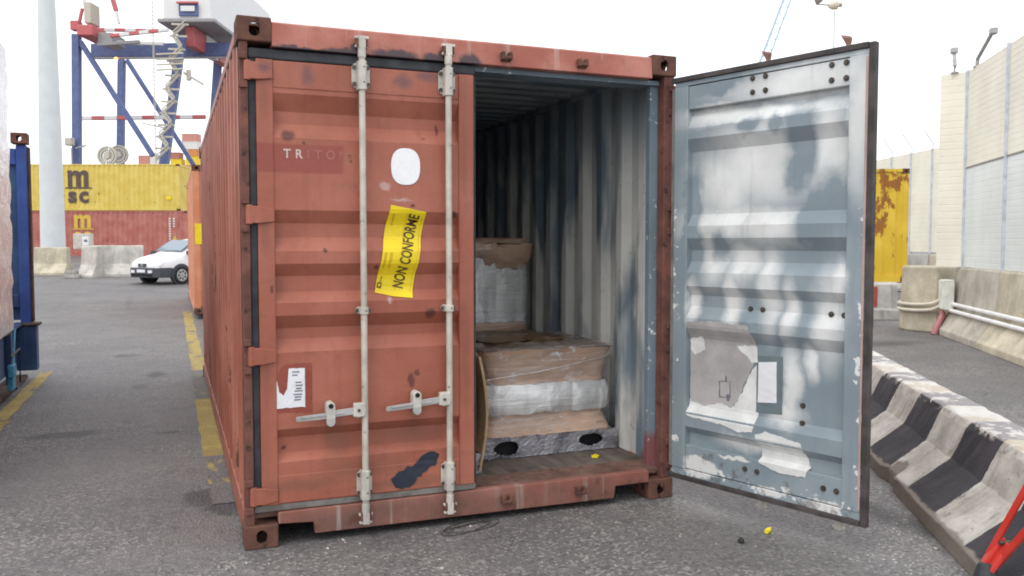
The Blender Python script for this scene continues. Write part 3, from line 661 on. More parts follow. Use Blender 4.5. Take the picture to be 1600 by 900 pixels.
def wavy_box(x0, x1, y0, y1, z0, z1, bulge, nx=14, nz=8, seed=0, taper=0., rough=.006, mat=None, name='', parent=None, waist=0.):
    rnd = random.Random(seed); b = B(); rings = []
    for k in range(nz+1):
        f = k/nz; z = z0+(z1-z0)*f; e = bulge*math.sin(math.pi*f)-waist*math.sin(math.pi*f)+taper*(f-.5); ring = []
        def pt(x, y): return (x+rnd.uniform(-1,1)*rough, y+rnd.uniform(-1,1)*rough, z+rnd.uniform(-1,1)*rough*.6)
        X0, X1, Y0, Y1 = x0-e, x1+e, y0-e, y1+e; n = nx
        for i in range(n): ring.append(pt(X0+(X1-X0)*i/n, Y0-.008*math.sin(math.pi*i/n)))
        for i in range(n): ring.append(pt(X1, Y0+(Y1-Y0)*i/n))
        for i in range(n): ring.append(pt(X1-(X1-X0)*i/n, Y1))
        for i in range(n): ring.append(pt(X0, Y1-(Y1-Y0)*i/n))
        rings.append(ring)
    for ring in rings:                                # blunt, crushed corners
        cx, cy = (x0+x1)/2, (y0+y1)/2; n = nx
        for k in range(4):
            for off, am in ((0, .026), (1, .006), (-1, .006)):
                i = (k*n+off) % len(ring); p = ring[i]; am *= min(1, (x1-x0)/.5)
                ring[i] = (p[0]-math.copysign(am, p[0]-cx), p[1]-math.copysign(am, p[1]-cy), p[2])
    b.loop(rings); return shade(b.obj(name, mat, parent), 55)
def top_cap(x0, x1, y0, y1, z, sag, seed, mat, name, parent):
    rnd = random.Random(seed); b = B(); n = 12
    g = [[b.bm.verts.new((x0+(x1-x0)*i/n, y0+(y1-y0)*j/n, z+sag*math.sin(math.pi*i/n)*math.sin(math.pi*j/n)+rnd.uniform(-.008,.008))) for i in range(n+1)] for j in range(n+1)]
    for a, c in zip(g, g[1:]):
        for i in range(n): b._f([a[i], a[i+1], c[i+1], c[i]])
    r = b.bm.faces[:]; bmesh.ops.solidify(b.bm, geom=r, thickness=.012); return shade(b.obj(name, mat, parent), 50)
def load(label, x0, x1, y0, y1, z0, hs, seed, rot=0., card=M_CARD, holes=True, top=M_CARDT):
    t = thing('pallet_load', label, 'pallet load', (x0, y0, z0), rot, 'wrapped pallet loads in the container')
    w, d = x1-x0, y1-y0; ph, c1, s1, c2 = hs
    # pallet base in film: a frame with two fork openings
    b = B(); b.prism([(0,0),(w,0),(w,.012),(0,.012)], 'y', .004, d-.004)
    b.obj('bottom_board', M_FILMD, t)
    b = B(); rnd = random.Random(seed+5); nx_, nz_ = 130, 18; gg = []
    hol = [(.055+.085*w/.9, .52*ph, .085, .36*ph), (w*.80, .60*ph, .095, .30*ph)]
    for j in range(nz_+1): gg.append([b.bm.verts.new((-.01+(w+.02)*i/nx_, -.014+rnd.uniform(-.004,.004), .004+(ph+.006)*j/nz_)) for i in range(nx_+1)])
    for j in range(nz_):
        for i in range(nx_):
            x_, z_ = -.01+(w+.02)*(i+.5)/nx_, .004+(ph+.006)*(j+.5)/nz_
            if holes and any(((x_-hx)/hr)**2+((z_-hz)/hv)**2 < 1+.18*math.sin(x_*37+hx*9)+rnd.uniform(-.03,.03) for hx, hz, hr, hv in hol): continue
            b._f([gg[j][i], gg[j][i+1], gg[j+1][i+1], gg[j+1][i]])
    for v in [v for v in b.bm.verts if not v.link_faces]: b.bm.verts.remove(v)
    b.obj('film_skirt', M_FILMD, t, smooth=True)
    xs = [(0,.045),(.24,.60),(.84,w)] if w > .88 else [(0,.06),(.3,.52),(.78,w)]
    for a, c in xs: wavy_box(a, min(c, w), .012, d-.012, .012, ph-.016, 0, 5, 2, seed+int(a*50), 0, .004, M_PLY, 'pallet_block', t)
    wavy_box(-.008, w+.008, -.006, d+.006, ph-.018, ph+.004, 0, 12, 2, seed+9, 0, .004, M_FILMD, 'top_board', t)
    B().box(.05, w-.05, .05, d-.05, .0125, ph-.02).obj('fork_shade_block', M_BLK, t)  # solid black block paints the shade behind the fork openings
    wavy_box(.022, w-.022, .022, d-.022, ph+.004, c1, -.012, 16, 8, seed+1, -.045, .012, card, 'lower_carton', t)
    wavy_box(.02, w-.02, .02, d-.02, c1-.012, s1+.008, .016, 18, 6, seed+2, 0, .010, M_FILM, 'silver_bags', t)
    wavy_box(.018, w-.018, .018, d-.018, s1-.004, c2, -.012, 16, 8, seed+3, .045, .013, card, 'upper_carton', t)
    top_cap(.0, w, .0, d, c2+.002, .045, seed+4, M_FTOP, 'film_cover', t); top_cap(.10, w-.24, .20, d-.06, c2+.034, .022, seed+6, top, 'top_sheet', t)
    for k in range(1):
        wavy_box(.004, w-.004, .004, d-.004, ph-.01, c2+.012, -.02, 22, 12, seed+12, .012, .008, M_CLEAR, 'stretch_film', t)
        zz = s1+(c2-s1)*.25; b = B(); b.tube([(.02,-.014,zz),(w*.4,-.020,zz+.035),(w*.7,-.014,zz+.075),(w-.06,.0,zz+.11)], .002, 6); b.obj('film_rope', M_FILM, t)
    return t
load('film wrapped pallet load with brown cartons and silver bags beside the open door', 1.445, 2.352, .56, 1.50, FZ, (.125, .275, .44, .665), 20)
t2 = load('cardboard wrapped pallet load mostly hidden behind the closed red door', .45, 1.325, .30, 1.28, FZ, (.11, .26, .42, .69), 40)
b = B()                                              # the bulging cardboard sleeve that shows past the door edge
rings = []
for k in range(11):
    f = k/10; z = .02+.66*f; e = .045*math.sin(math.pi*f); rings.append([(.86+e, -.03, z), (.875+e, -.03, z), (.875+e, .9, z), (.86+e, .9, z)])
b.loop(rings); shade(b.obj('cardboard_sleeve', M_CARDP, t2), 40)
load('rear lower pallet load standing behind the front one', 1.40, 2.30, 1.62, 2.60, FZ, (.11, .26, .42, .64), 60)
t4 = thing('pallet_load', 'upper silver wrapped pallet load with crumpled brown paper cap in the dark', 'pallet load', (1.36, 1.70, .845), 0, 'wrapped pallet loads in the container')
wavy_box(0, .88, 0, .9, 0, .07, 0, 12, 2, 81, 0, .006, M_CARD, 'carton_tray', t4); wavy_box(.01, .86, .01, .88, .071, .64, .012, 18, 9, 82, 0, .006, M_FILM, 'silver_bags', t4)
wavy_box(.0, .88, -.005, .89, .56, .70, .02, 16, 5, 83, -.02, .016, M_CARD, 'paper_cap', t4)
wavy_box(.44, .885, -.02, .5, .47, .66, .012, 10, 5, 84, .05, .02, M_CARD, 'paper_flap', t4)
wavy_box(.0, .42, -.015, .4, .53, .69, .006, 10, 5, 85, .0, .01, M_FILM, 'film_hood', t4); wavy_box(-.004, .875, -.004, .9, .03, .60, .008, 18, 8, 86, 0, .006, M_CLEAR, 'stretch_film', t4)

# ================================================================== SMALL THINGS
M_YEL = flat('yellow_foam', (.85, .72, .02), .6, 0, .05)
def earplug(label, loc, rot, sc=1.):
    t = thing('ear_plug', label, 'ear plug', loc, rot, 'yellow ear plugs'); b = B()
    b.tube([(-.022*sc,0,.011*sc),(-.012*sc,0,.012*sc),(.012*sc,0,.012*sc),(.02*sc,0,.012*sc)], [.010*sc,.012*sc,.011*sc,.007*sc], 12); shade(b.obj('foam_body', M_YEL, t), 50)
    b = B(); b.tube([(.018*sc,0,.012*sc),(.03*sc,.006,.014*sc)], .005*sc, 8); b.obj('stem', M_YEL, t); return t
earplug('yellow plastic bit lying on the ground in front of the open door', (2.55, -.735, .003), .5, 1.15)
t = thing('seal_scrap', 'small yellow plastic scrap on the container floor below the pallet', 'scrap', (2.11, .37, .182), .3)
b = B(); b.prism([(-.03,.0),(-.01,.012),(-.005,.03),(.008,.012),(.03,.01),(.03,-.008),(.005,-.012),(-.008,-.03),(-.012,-.012)], 'z', 0, .012); b.obj('plastic_tab', M_YEL, t, .003)
b = B(); b.box(-.012,.012,-.006,.006,.012,.02); b.obj('clasp', M_YEL, t, .003)
b = B(); bmesh.ops.create_icosphere(b.bm, subdivisions=2, radius=.016)
for v in b.bm.verts: v.co *= 1+random.uniform(-.25,.25)
o = b.obj('stone', flat('dark_stone', (.03,.03,.03), .8)); o.location = (2.33, -.80, .012); tag(o, 'small black stone on the asphalt near the yellow plastic bit', 'stone')
M_WIRE = flat('rusty_wire', (.06, .055, .05), .6, .5)
pts = []
for k in range(60):
    a = k/59*math.pi*5; pts.append((1.08+.16*math.cos(a)+.05*math.sin(a*.37)+k*.0016, -.06+.075*math.sin(a*1.03+.4)-.0008*k, .006+.004*math.sin(a*2.2)))
o = B().tube(pts, .0022, 6).obj('wire', M_WIRE, smooth=True); tag(o, 'loose coil of thin wire on the asphalt under the sill', 'wire')
# loose gravel flecks near the barrier and the container
b = B(); rnd = random.Random(3)
for k in range(1500):
    if k < 1050: x, y = rnd.uniform(-1.6, 3.5), rnd.uniform(-2.9, .0)
    else: tt = rnd.uniform(-.4, 2.6); ss = -abs(rnd.gauss(0, .28))-.04; x, y = 3.989-.529*tt+.848*ss, -.848*tt-.529*ss
    r = rnd.uniform(.003, .009)*(1 if rnd.random() < .93 else 1.7); a = rnd.uniform(0, 6.28)
    v = b.verts([(x+r*math.cos(a+q*2.09)*rnd.uniform(.7,1.3), y+r*math.sin(a+q*2.09)*rnd.uniform(.7,1.3), .001) for q in range(3)]+[(x, y, r*.8)])
    for f in ((0,1,3),(1,2,3),(2,0,3)): b._f([v[i] for i in f])
gv = b.obj('gravel', flat('pale_gravel', (.36, .34, .31), .8, 0, .5, 3)); gv['kind'] = 'stuff'; gv['label'] = 'pale loose grit scattered on the asphalt'

# ================================================================== STRIPED BARRIER
def jersey(prof_, length, mat, seed=0, n=40, jitter=.004):
    rnd = random.Random(seed); b = B()
    b.loop([[(length*i/n, y+rnd.uniform(-1,1)*jitter*(0 if z < .01 else 1), z+(rnd.uniform(-1,1)*jitter if z > .01 else 0)) for y, z in prof_] for i in range(n+1)])
    return b
def striped():
    t = T('black_and_white_painted_concrete', .75, 0, .35)
    x, y, z = t.sep(); wob = t.math('MULTIPLY', t.math('SUBTRACT', t.nz(16, 5, .6), .5), .035)
    ph = t.math('ADD', t.math('DIVIDE', t.math('ADD', x, wob), .97), .0)     # local x runs towards the camera, stripes of .485 m
    fr = t.math('FRACT', ph); blk = t.mr(fr, .498, .502)
    white = t.mix(t.mr(t.nz(4, 7, .68), .35, .68), (.33, .305, .265), (.54, .515, .465))
    white = t.mix(t.mr(t.nz(12, 7, .7), .56, .68), white, (.22, .2, .17))
    white = t.mix(t.math('MULTIPLY', t.mr(t.nz(1, 4, .6, t.scl((14, 3, 1.5))), .54, .7), .55), white, (.25, .225, .18))
    black = t.mix(t.mr(t.nz(3, 6, .65), .38, .68), (.020, .018, .022), (.045, .04, .045))
    black = t.mix(t.mr(t.nz(15, 7, .72), .67, .71), black, (.3, .28, .25))
    c = t.mix(blk, white, black)
    # on the flat top the paint is rubbed to ochre and grey
    up = t.mr(z, .485, .497)
    topc = t.mix(blk, t.mix(t.mr(t.nz(3, 5), .42, .58), (.58, .56, .52), (.48, .42, .33)), (.27, .25, .25))
    topc = t.mix(t.math('MULTIPLY', t.mr(t.nz(14, 7, .7), .55, .66), .6), topc, (.44, .41, .37)); c = t.mix(up, c, topc)
    # bare concrete skirt and chipped arrises
    base = t.mix(t.nz(9, 7, .7), (.13, .11, .085), (.27, .235, .19))
    c = t.mix(t.mr(t.math('ADD', z, t.math('MULTIPLY', t.nz(10, 5), .03)), .125, .112), c, base)
    edge = t.math('MULTIPLY', t.mr(z, .455, .49), t.mr(t.nz(9, 7, .7), .52, .56)); c = t.mix(t.math('MULTIPLY', edge, .8), c, (.62, .59, .55))
    hole = t.blobs([(3.02,.11,.10,.05,.3)], .04, 14); c = t.mix(hole, c, (.2, .17, .14))
    t.col(c); t.bump(t.math('ADD', t.math('ADD', t.nz(10, 7, .7), t.math('MULTIPLY', t.nz(55, 4), .3)), t.math('MULTIPLY', hole, -1.5)), .5, .02); return t.m
pr = [(0,0),(0,.09),(.245,.28),(.325,.455),(.345,.492),(.365,.5),(.56,.5),(.58,.492),(.60,.455),(.68,.28),(.925,.09),(.925,0)]
T0 = 3.635-.970                                        # local origin at t = -T0, so stripe phase matches
b = jersey(pr, T0+3.0, None, 5, 70, .005)
for v in b.bm.verts:                                 # broken lower corner
    if abs(v.co.x-3.02) < .12 and v.co.y < .05: v.co.y += .03; 
o = b.obj('jersey_barrier', striped(), None, .006)
dr = Vector((-.52939, -.84838, 0)); org = Vector((3.989, 0, 0))-dr*T0
o.location = org; o.rotation_euler = (0, 0, math.atan2(dr.y, dr.x)); tag(o, 'low concrete barrier painted in black and white stripes', 'barrier', 'concrete barriers')
# red folding stand leaning at the barrier
def px(x, y, d):                                     # point at image position and distance, used for the far setting
    f = 1330.6; yaw, pit = .3793, -.0506
    fw = Vector((math.sin(yaw)*math.cos(pit), math.cos(yaw)*math.cos(pit), math.sin(pit))); rt = Vector((math.cos(yaw), -math.sin(yaw), 0)); up = rt.cross(fw)
    return Vector(cam.location)+(fw+rt*(x-800)/f-up*(y-450)/f)*d
M_REDP = paint('red_stand_paint', (.50, .028, .016), rust=.05, streak=.1, rough=.4)
st = thing('folding_stand', 'red steel folding stand with black foot beside the striped barrier', 'stand', (2.92, -1.80, 0))
Minv = Vector((2.92, -1.80, 0))
A0 = px(1544,868,3.56)-Minv; A1 = px(1660,662,3.30)-Minv; C0 = px(1556,884,3.52)-Minv; C1 = px(1672,752,3.22)-Minv
B().bar(A0, A1, .024, .024).obj('arm', M_REDP, st, .004); B().bar(C0, C1, .026, .026).obj('arm', M_REDP, st, .004)
q = px(1560,845,3.53)-Minv; q2 = px(1568,836,3.50)-Minv
B().bar(px(1537,882,3.55)-Minv, px(1566,838,3.53)-Minv, .045, .022).obj('clevis', M_REDP, st, .006); B().bar(px(1546,893,3.51)-Minv, px(1577,850,3.49)-Minv, .045, .022).obj('clevis', M_REDP, st, .006)
b = B(); b.tube([q-Vector((.02,.02,0)), q+Vector((.03,-.03,0))], .008, 10); b.obj('pivot_bolt', M_BOLT, st)
b = B(); fz = px(1541,884,3.53)-Minv; b.tube([fz+Vector((0,0,.012)), fz+Vector((-.005,-.005,-.03)), fz+Vector((-.01,-.01,-.07)), Vector((fz.x-.012, fz.y-.012, 0))], [.03,.045,.055,.06], 14); b.obj('rubber_foot', M_RUB, st, .004)

# ================================================================== CONTAINERS IN THE BACKGROUND
def container(label, mat, loc, rotz, Lc, Hc, group='stacked containers in the yard', detail=True):
    t = thing('shipping_container', label, 'container', loc, rotz, group); Wc = 2.438
    p = corr(Lc-.24)
    wall('side_wall', p, .16, Hc-.07, lambda u, d, z: (.12+u, .012+d, z), [mat], t); wall('side_wall', p, .16, Hc-.07, lambda u, d, z: (.12+u, Wc-.012-d, z), [mat], t)
    e = corr(Wc-.24); wall('end_wall', e, .16, Hc-.1, lambda u, d, z: (.012+d, .12+u, z), [mat], t); wall('end_wall', e, .16, Hc-.1, lambda u, d, z: (Lc-.012-d, .12+u, z), [mat], t)
    B().box(.05, Lc-.05, .05, Wc-.05, Hc-.035, Hc-.015).obj('roof', mat, t)
    for y0 in (.006, Wc-.066):
        B().box(.15, Lc-.15, y0, y0+.06, Hc-.075, Hc-.008).obj('top_rail', mat, t); B().box(.15, Lc-.15, y0, y0+.06, .02, .165).obj('bottom_rail', mat, t)
    for x0 in (.006, Lc-.066):
        B().box(x0, x0+.06, .15, Wc-.15, Hc-.11, Hc-.008).obj('end_header', mat, t); B().box(x0, x0+.06, .15, Wc-.15, .02, .165).obj('end_sill', mat, t)
        for y0 in (.006, Wc-.126): B().box(x0 if x0 < 1 else Lc-.126, x0+.12 if x0 < 1 else Lc-.006, y0, y0+.12, .118, Hc-.118).obj('corner_post', mat, t)
    place_castings(t, Lc, Hc, Wc, cast0, 'x'); return t
M_YC = paint('yellow_container_paint', (.64, .47, .085), rust=.08, streak=.25, fade=(.72, .56, .14), rough=.5)  # paled so the colour itself carries the distance haze
M_RC = paint('dull_red_container_paint', (.40, .12, .092), rust=.1, streak=.35, fade=(.48, .19, .155), rough=.5)  # haze over distance mixed into this paint as a paler tone
M_OC = paint('orange_container_paint', (.55, .2, .1), rust=.1, streak=.35, fade=(.66, .28, .15), rough=.5)
YAWL = -.3793
fr = Vector((math.cos(YAWL), math.sin(YAWL), 0)); fd = Vector((-math.sin(YAWL), math.cos(YAWL), 0))
G46 = .80
def stack_at(pxr, d, z, Lc): p = px(pxr, 382, d); p.z = z; return p-fr*Lc
M_LOGO = flat('logo_dark_brown', (.10, .065, .055), .5); M_LOGOY = flat('logo_yellow', (.62, .42, .06), .5, 0, .08); M_PRW = flat('white_print', (.7, .66, .62), .5)
def logo(t, x, zb, k, mat, off=-.006):
    """a bold m over a bar over the letters s c"""
    def poly(pts, nm='logo_letter'):
        b = B(); b.prism([(x+a*k, zb+c*k) for a, c in pts], 'y', off, off+.004); o = b.obj(nm, mat, t); return o
    arch = lambda x0: [(x0,.62),(x0+.10,.62),(x0+.10,.56)]
    m = [(-.02,.62),(.13,.62),(.13,.555),(.19,.60),(.26,.625),(.34,.61),(.40,.555),(.46,.60),(.54,.625),(.62,.615),(.68,.57),(.70,.50),(.70,.06),(.54,.06),(.54,.44),(.51,.475),(.47,.465),(.43,.42),(.43,.06),(.27,.06),(.27,.44),(.24,.475),(.20,.465),(.145,.42),(.145,.06),(-.01,.06),(-.01,.54),(-.02,.555)]
    poly(m); poly([(-.11,0),(.83,0),(.83,.03),(.72,.05),(-.02,.05),(-.11,.03)], 'logo_bar')
    for ch, dx in (('s', -.01), ('c', .37)):
        bm = text_bm(ch, .74*k, .032*k, .002); bm.transform(Matrix.Translation((x+dx*k, off+.002, zb-.46*k)) @ Matrix.Rotation(math.pi/2, 4, 'X'))
        b = B(); b.bm.free(); b.bm = bm; b.obj('logo_letter', mat, t)
L40 = 12.192
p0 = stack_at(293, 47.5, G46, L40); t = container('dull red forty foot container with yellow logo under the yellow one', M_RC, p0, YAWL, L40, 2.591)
m2 = .0357
logo(t, L40-(293-117)*m2, 1.10+.45, 1.32, M_LOGOY)
for k in range(3):
    for q in range(9 if k < 1 else 4):
        b = B(); b.box(L40-(293-(264.5+k*6.5))*m2, L40-(293-(264.5+k*6.5))*m2+.10, -.006, -.002, 2.2-q*.14-.09, 2.2-q*.14); b.obj('printed_character', M_PRW if k < 2 else M_RC, t)
b = B(); b.prism([(L40-.85, .95), (L40-.55, .95), (L40-.70, 1.22)], 'y', -.006, -.002); b.obj('warning_triangle', M_LOGOY, t)
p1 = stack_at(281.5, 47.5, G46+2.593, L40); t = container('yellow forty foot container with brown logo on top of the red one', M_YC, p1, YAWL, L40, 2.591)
logo(t, L40-(281.5-109)*m2, 1.17+.06, 1.62, M_LOGO)
b = B(); b.box(L40-.75, L40-.45, -.006, -.002, .62, .80); b.obj('yellow_sticker', M_YST, t)
oc = container('orange container standing behind the open red one', M_OC, gp(.06, 13.35), 0, 2.438, 2.896)if False else None
t = container('orange high container standing farther back behind the red one', M_OC, (.075+2.438, 13.35, .15), math.pi/2, 6.058, 2.896)
b = B(); b.box(.0, .004, 2.20, 2.40, 1.36, 1.76); b.obj('yellow_sticker', M_YST, t)
# rusty yellow container by the wall, raised on concrete feet
def rusty_yellow():
    t = T('rusty_yellow_container_paint', .55)
    c = t.mix(t.mr(t.nz(1.3, 5), .35, .7), (.60, .39, .02), (.72, .5, .05))
    r = t.math('ADD', t.nz(3, 8, .7, t.scl((1.5, 1.5, .8))), t.math('MULTIPLY', t.blobs([(5.55,2.3,.45,.35),(5.5,1.6,.3,.7),(5.75,2.35,.4,.3)], .2, 3, soft=.9), .17))
    m = t.mr(r, .605, .655); t.col(t.mix(m, c, t.mix(t.nz(20, 5), (.22, .08, .02), (.36, .15, .03)))); t.rough(t.mr(m, 0, 1, .5, .85)); return t.m
pr_ = px(1419, 382, 19.4); pr_.z = .63
t = container('rust streaked yellow container behind the concrete blocks', rusty_yellow(), pr_-fr*6.058, YAWL, 6.058, 2.6)
for k in range(2):
    b = B(); b.box(-.35, .35, -.9, .9, 0, .55); b.box(-.28, .28, -.7, .7, .55, .64); o = b.obj('concrete_footing', CONC_G, None, .02); q = pr_-fr*(.8+4.4*k)+fd*1.2; o.location = (q.x, q.y, -.002+gh(q.y)*.3-.02); o.rotation_euler = (0,0,YAWL)
    tag(o, ['grey concrete footing under the rusty end of the yellow container', 'grey concrete footing under the hidden end of the yellow container'][k], 'footing', 'footings under the yellow container')

# ================================================================== WALL ON THE RIGHT
dw = Vector((-.567, -.824, 0)).normalized(); nw = Vector((-dw.y, dw.x, 0)); nw = nw if nw.x > 0 else -nw      # dw towards the camera side, nw away
foot = Vector((11.70, 6.43, 0)); aw = math.atan2(dw.y, dw.x)
jp = [(0,0),(0,.10),(.04,.14),(.22,.43),(.24,.47),(.30,1.10),(.32,1.13),(.50,1.13),(.52,1.10),(.56,.47),(.78,.12),(.78,0)]
def wbar(label, p, length, ang, mat, seed, prof_=jp, notch=True):
    b = jersey(prof_, length, None, seed, 16, .004)
    o = b.obj('jersey_barrier', mat, None, .012); o.location = p; o.rotation_euler = (0,0,ang); return tag(o, label, 'barrier', 'concrete barriers')
seglen = 2.20
names = ['cream concrete barrier under the wall, next to the white junction box', 'cream concrete barrier under the wall, second from the junction box', 'cream concrete barrier under the wall, nearest the right edge']
for k in range(3):
    p = foot+dw*(k*(seglen+.02)); wbar(names[k], p, seglen, aw, CONC_Y if k % 2 else CONC, 11+k)
# tall wall: thin posts and ribbed cream panels
def panel_mat(name, col):
    t = T(name, .6); x, y, z = t.sep()
    c = t.mix(t.mr(t.nz(.9, 5), .35, .7), mul(col, .93), mul(col, 1.06)); c = t.mix(t.math('MULTIPLY', t.mr(t.nz(1, 4, .6, t.scl((5, 5, .5))), .55, .75), .3), c, mul(col, .8))
    t.col(c); return t.m
M_PAN = panel_mat('cream_wall_panel', (.80, .76, .64)); M_PAN2 = panel_mat('pale_blue_wall_panel', (.74, .77, .74)); M_PST = flat('grey_blue_wall_post', (.52, .56, .6), .55)
M_CGRY = flat('panel_joint_grey', (.3, .28, .25), .7)
def ribs(w, z0, z1, pitch, d, mat, parent, name='wall_panel', x0=0):
    b = B(); pf = []; z = z0
    while z < z1-1e-4: pf += [(0, z), (0, min(z+pitch*.86, z1)), (d, min(z+pitch*.93, z1)), (d, min(z+pitch*.97, z1))]; z += pitch
    pf += [(0, z1), (.06, z1), (.06, z0)]; q = []
    for p in pf:
        if not q or (abs(p[0]-q[-1][0])+abs(p[1]-q[-1][1])) > 1e-5: q.append(p)
    b.prism(q, 'x', x0, x0+w); return b.obj(name, mat, parent)
def tall_wall(label, p, ang, n, w, ztop, z0, mid, end=0, mats=(M_PAN, M_PAN2)):
    t = thing('noise_wall', label, 'wall', p, ang)
    for k in range(n):
        if mid:
            ribs(w-.06, z0, mid-.012, .09, .0035, mats[1], t, x0=.03+k*w); ribs(w-.06, mid+.012, ztop, .09, .0035, mats[0], t, x0=.03+k*w)
            B().box(.03+k*w, (k+1)*w-.03, -.012, .03, mid-.012, mid+.012).obj('panel_joint', M_CGRY, t)
        else: ribs(w-.06, z0, ztop, .14, .005, mats[0], t, x0=.03+k*w)
    for k in range(n+1): B().box(k*w-.035, k*w+.035, -.03, .09, z0-.05, ztop+.02).obj('post', M_PST, t, .006)
    if end: o = ribs(end[0], z0, ztop, .115, .005, mats[0], t, x0=0); o.location = end[1]; o.rotation_euler = (0, 0, end[2])
    return t
wp0 = foot+nw*.345+dw*.25
ev = -fr*.30+fd*.30; el = Matrix.Rotation(-aw, 3, 'Z') @ ev
tw = tall_wall('tall cream panelled wall with thin grey posts above the concrete barriers', wp0, aw, 3, 1.95, 4.33, 1.134, 2.76, (ev.length-.03, el, math.atan2(-el.y, -el.x)))
# far stretch of wall
f0 = px(1490, 382, 23.6); f1 = px(1366, 382, 28.1); fdv = (f0-f1); fdv.z = 0; fl = fdv.length
g0 = Vector((f1.x, f1.y, .12)); fa = math.atan2(fdv.y, fdv.x)
fw_ = tall_wall('far stretch of cream panelled wall with bent wire posts on top', g0-fdv.normalized()*1.3, fa, 5, (fl+1.3)/5, 4.15, 1.17, None)
for k in range(1, 6):
    b = B(); xx = k*(fl+1.3)/5; b.tube([(xx,.02,4.15),(xx,.02,4.3),(xx-.25,-.15,4.75)], .02, 6); b.obj('wire_post', M_PST, fw_)
fb = g0-fdv.normalized()*1.2-Vector((-fdv.y, fdv.x, 0)).normalized()*.35
for k in range(3):
    pp = fb+fdv.normalized()*(k*2.3); pp.z = .09
    wbar(['grey barrier at the foot of the far wall, behind the yellow container', 'grey barrier at the foot of the far wall, in the middle', 'grey barrier at the foot of the far wall, nearest the tall wall'][k], pp, 2.25, fa, CONC_G if k < 2 else CONC_Y, 31+k)
# floodlight brackets on the wall top
def bracket(label, p, lean):
    t = thing('wall_bracket', label, 'bracket', p, aw, 'brackets on the wall top'); b = B()
    b.tube([(0,0,0),(.02,0,.12),(lean,0,.38)], .03, 8); b.obj('arm', M_STEEL, t); b = B(); b.box(lean-.05, lean+.07, -.05, .05, .33, .42); b.obj('clamp', M_STEEL, t, .01)
    b = B(); b.box(-.06,.06,-.05,.05,-.005,.012); b.obj('foot_plate', M_STEEL, t); return t
q = wp0+ev*.5; bracket('short upright steel bracket on the end of the wall top', (q.x, q.y, 4.335), -.06)
q = wp0+dw*.35+nw*.03; bracket('steel bracket leaning far over on the wall top', (q.x, q.y, 4.335), .75)
# concrete end block, pipes, box
b = B(); fp = [(11.72,6.42),(11.64,6.75),(11.66,7.06),(11.82,7.32),(12.15,7.42),(12.55,7.1),(12.3,6.45)]
rings = []
c0 = Vector((12.05, 6.9))
for f, z in ((1.0,0),(1.0,.36),(.97,.40),(.95,.8),(.93,1.10),(.91,1.13)): rings.append([(c0.x+(x-c0.x)*f, c0.y+(y-c0.y)*f, z) for x, y in fp])
b.loop(rings); o = b.obj('concrete_block', CONC_Y, None, .04, seg=3); tag(o, 'rounded cream concrete end block with pipes bent around it', 'concrete block')
M_PIPE = flat('white_plastic_pipe', (.78, .77, .76), .4, 0, .06, 4); M_PIPEC = flat('cream_plastic_pipe', (.60, .56, .46), .45, 0, .08); M_PINK = flat('pink_conduit', (.42, .17, .17), .5)
for k, (s_, z_) in enumerate(((.185, .52), (.15, .415))):
    b = B(); p_a = foot+dw*.22+nw*s_; p_b = foot+dw*5.2+nw*s_; b.tube([(p_a.x,p_a.y,z_),(p_b.x,p_b.y,z_)], .032, 10)
    tag(shade(b.obj('pipe', M_PIPE)), ['upper straight white pipe running along the cream barriers', 'lower straight white pipe running along the cream barriers'][k], 'pipe', 'white pipes along the barriers')
for k, z_ in enumerate((.50, .40)):
    e = .05+k*.012; path = [(11.66,6.30,z_+.08),(11.63,6.42,z_+.0)]+[(c0.x+(x-c0.x)*1.04-e*.6, c0.y+(y-c0.y)*1.04, z_-.03) for x, y in fp[1:5]]
    sm = []
    for i in range(len(path)-1):
        for u in range(4):
            a_, b_ = Vector(path[i]), Vector(path[i+1]); sm.append(a_.lerp(b_, u/4))
    sm.append(Vector(path[-1])); 
    for _ in range(3): sm = [sm[0]]+[(sm[i-1]+sm[i]*2+sm[i+1])/4 for i in range(1, len(sm)-1)]+[sm[-1]]
    tag(shade(B().tube(sm, .03, 10).obj('pipe', M_PIPEC), 60), ['upper cream pipe bent around the concrete end block', 'lower cream pipe bent around the concrete end block'][k], 'pipe', 'cream pipes around the end block')
jb = thing('junction_box', 'pale junction box fixed to the concrete barrier where the pipes meet', 'junction box', foot+dw*.05+nw*.14+Vector((0,0,.42)), aw)
box_part('box_body', flat('pale_grey_plastic', (.66,.67,.6), .5), jb, (0,.30,-.10,.06,0,.50), bev=.015); box_part('box_lid', flat('pale_lid', (.72,.72,.64), .5), jb, (.01,.29,-.118,-.101,.015,.485), bev=.008); box_part('cable_gland', M_PIPEC, jb, (.08,.20,-.05,.03,-.04,-.001), bev=.008)
q = foot+dw*.13+nw*.08; tag(shade(B().tube([(q.x,q.y,.39),(q.x-.03,q.y-.02,.3),(q.x-.16,q.y-.02,.1),(q.x-.2,q.y-.02,.0)], .05, 10).obj('conduit', M_PINK), 60), 'pink conduit running from the junction box into the ground', 'conduit')
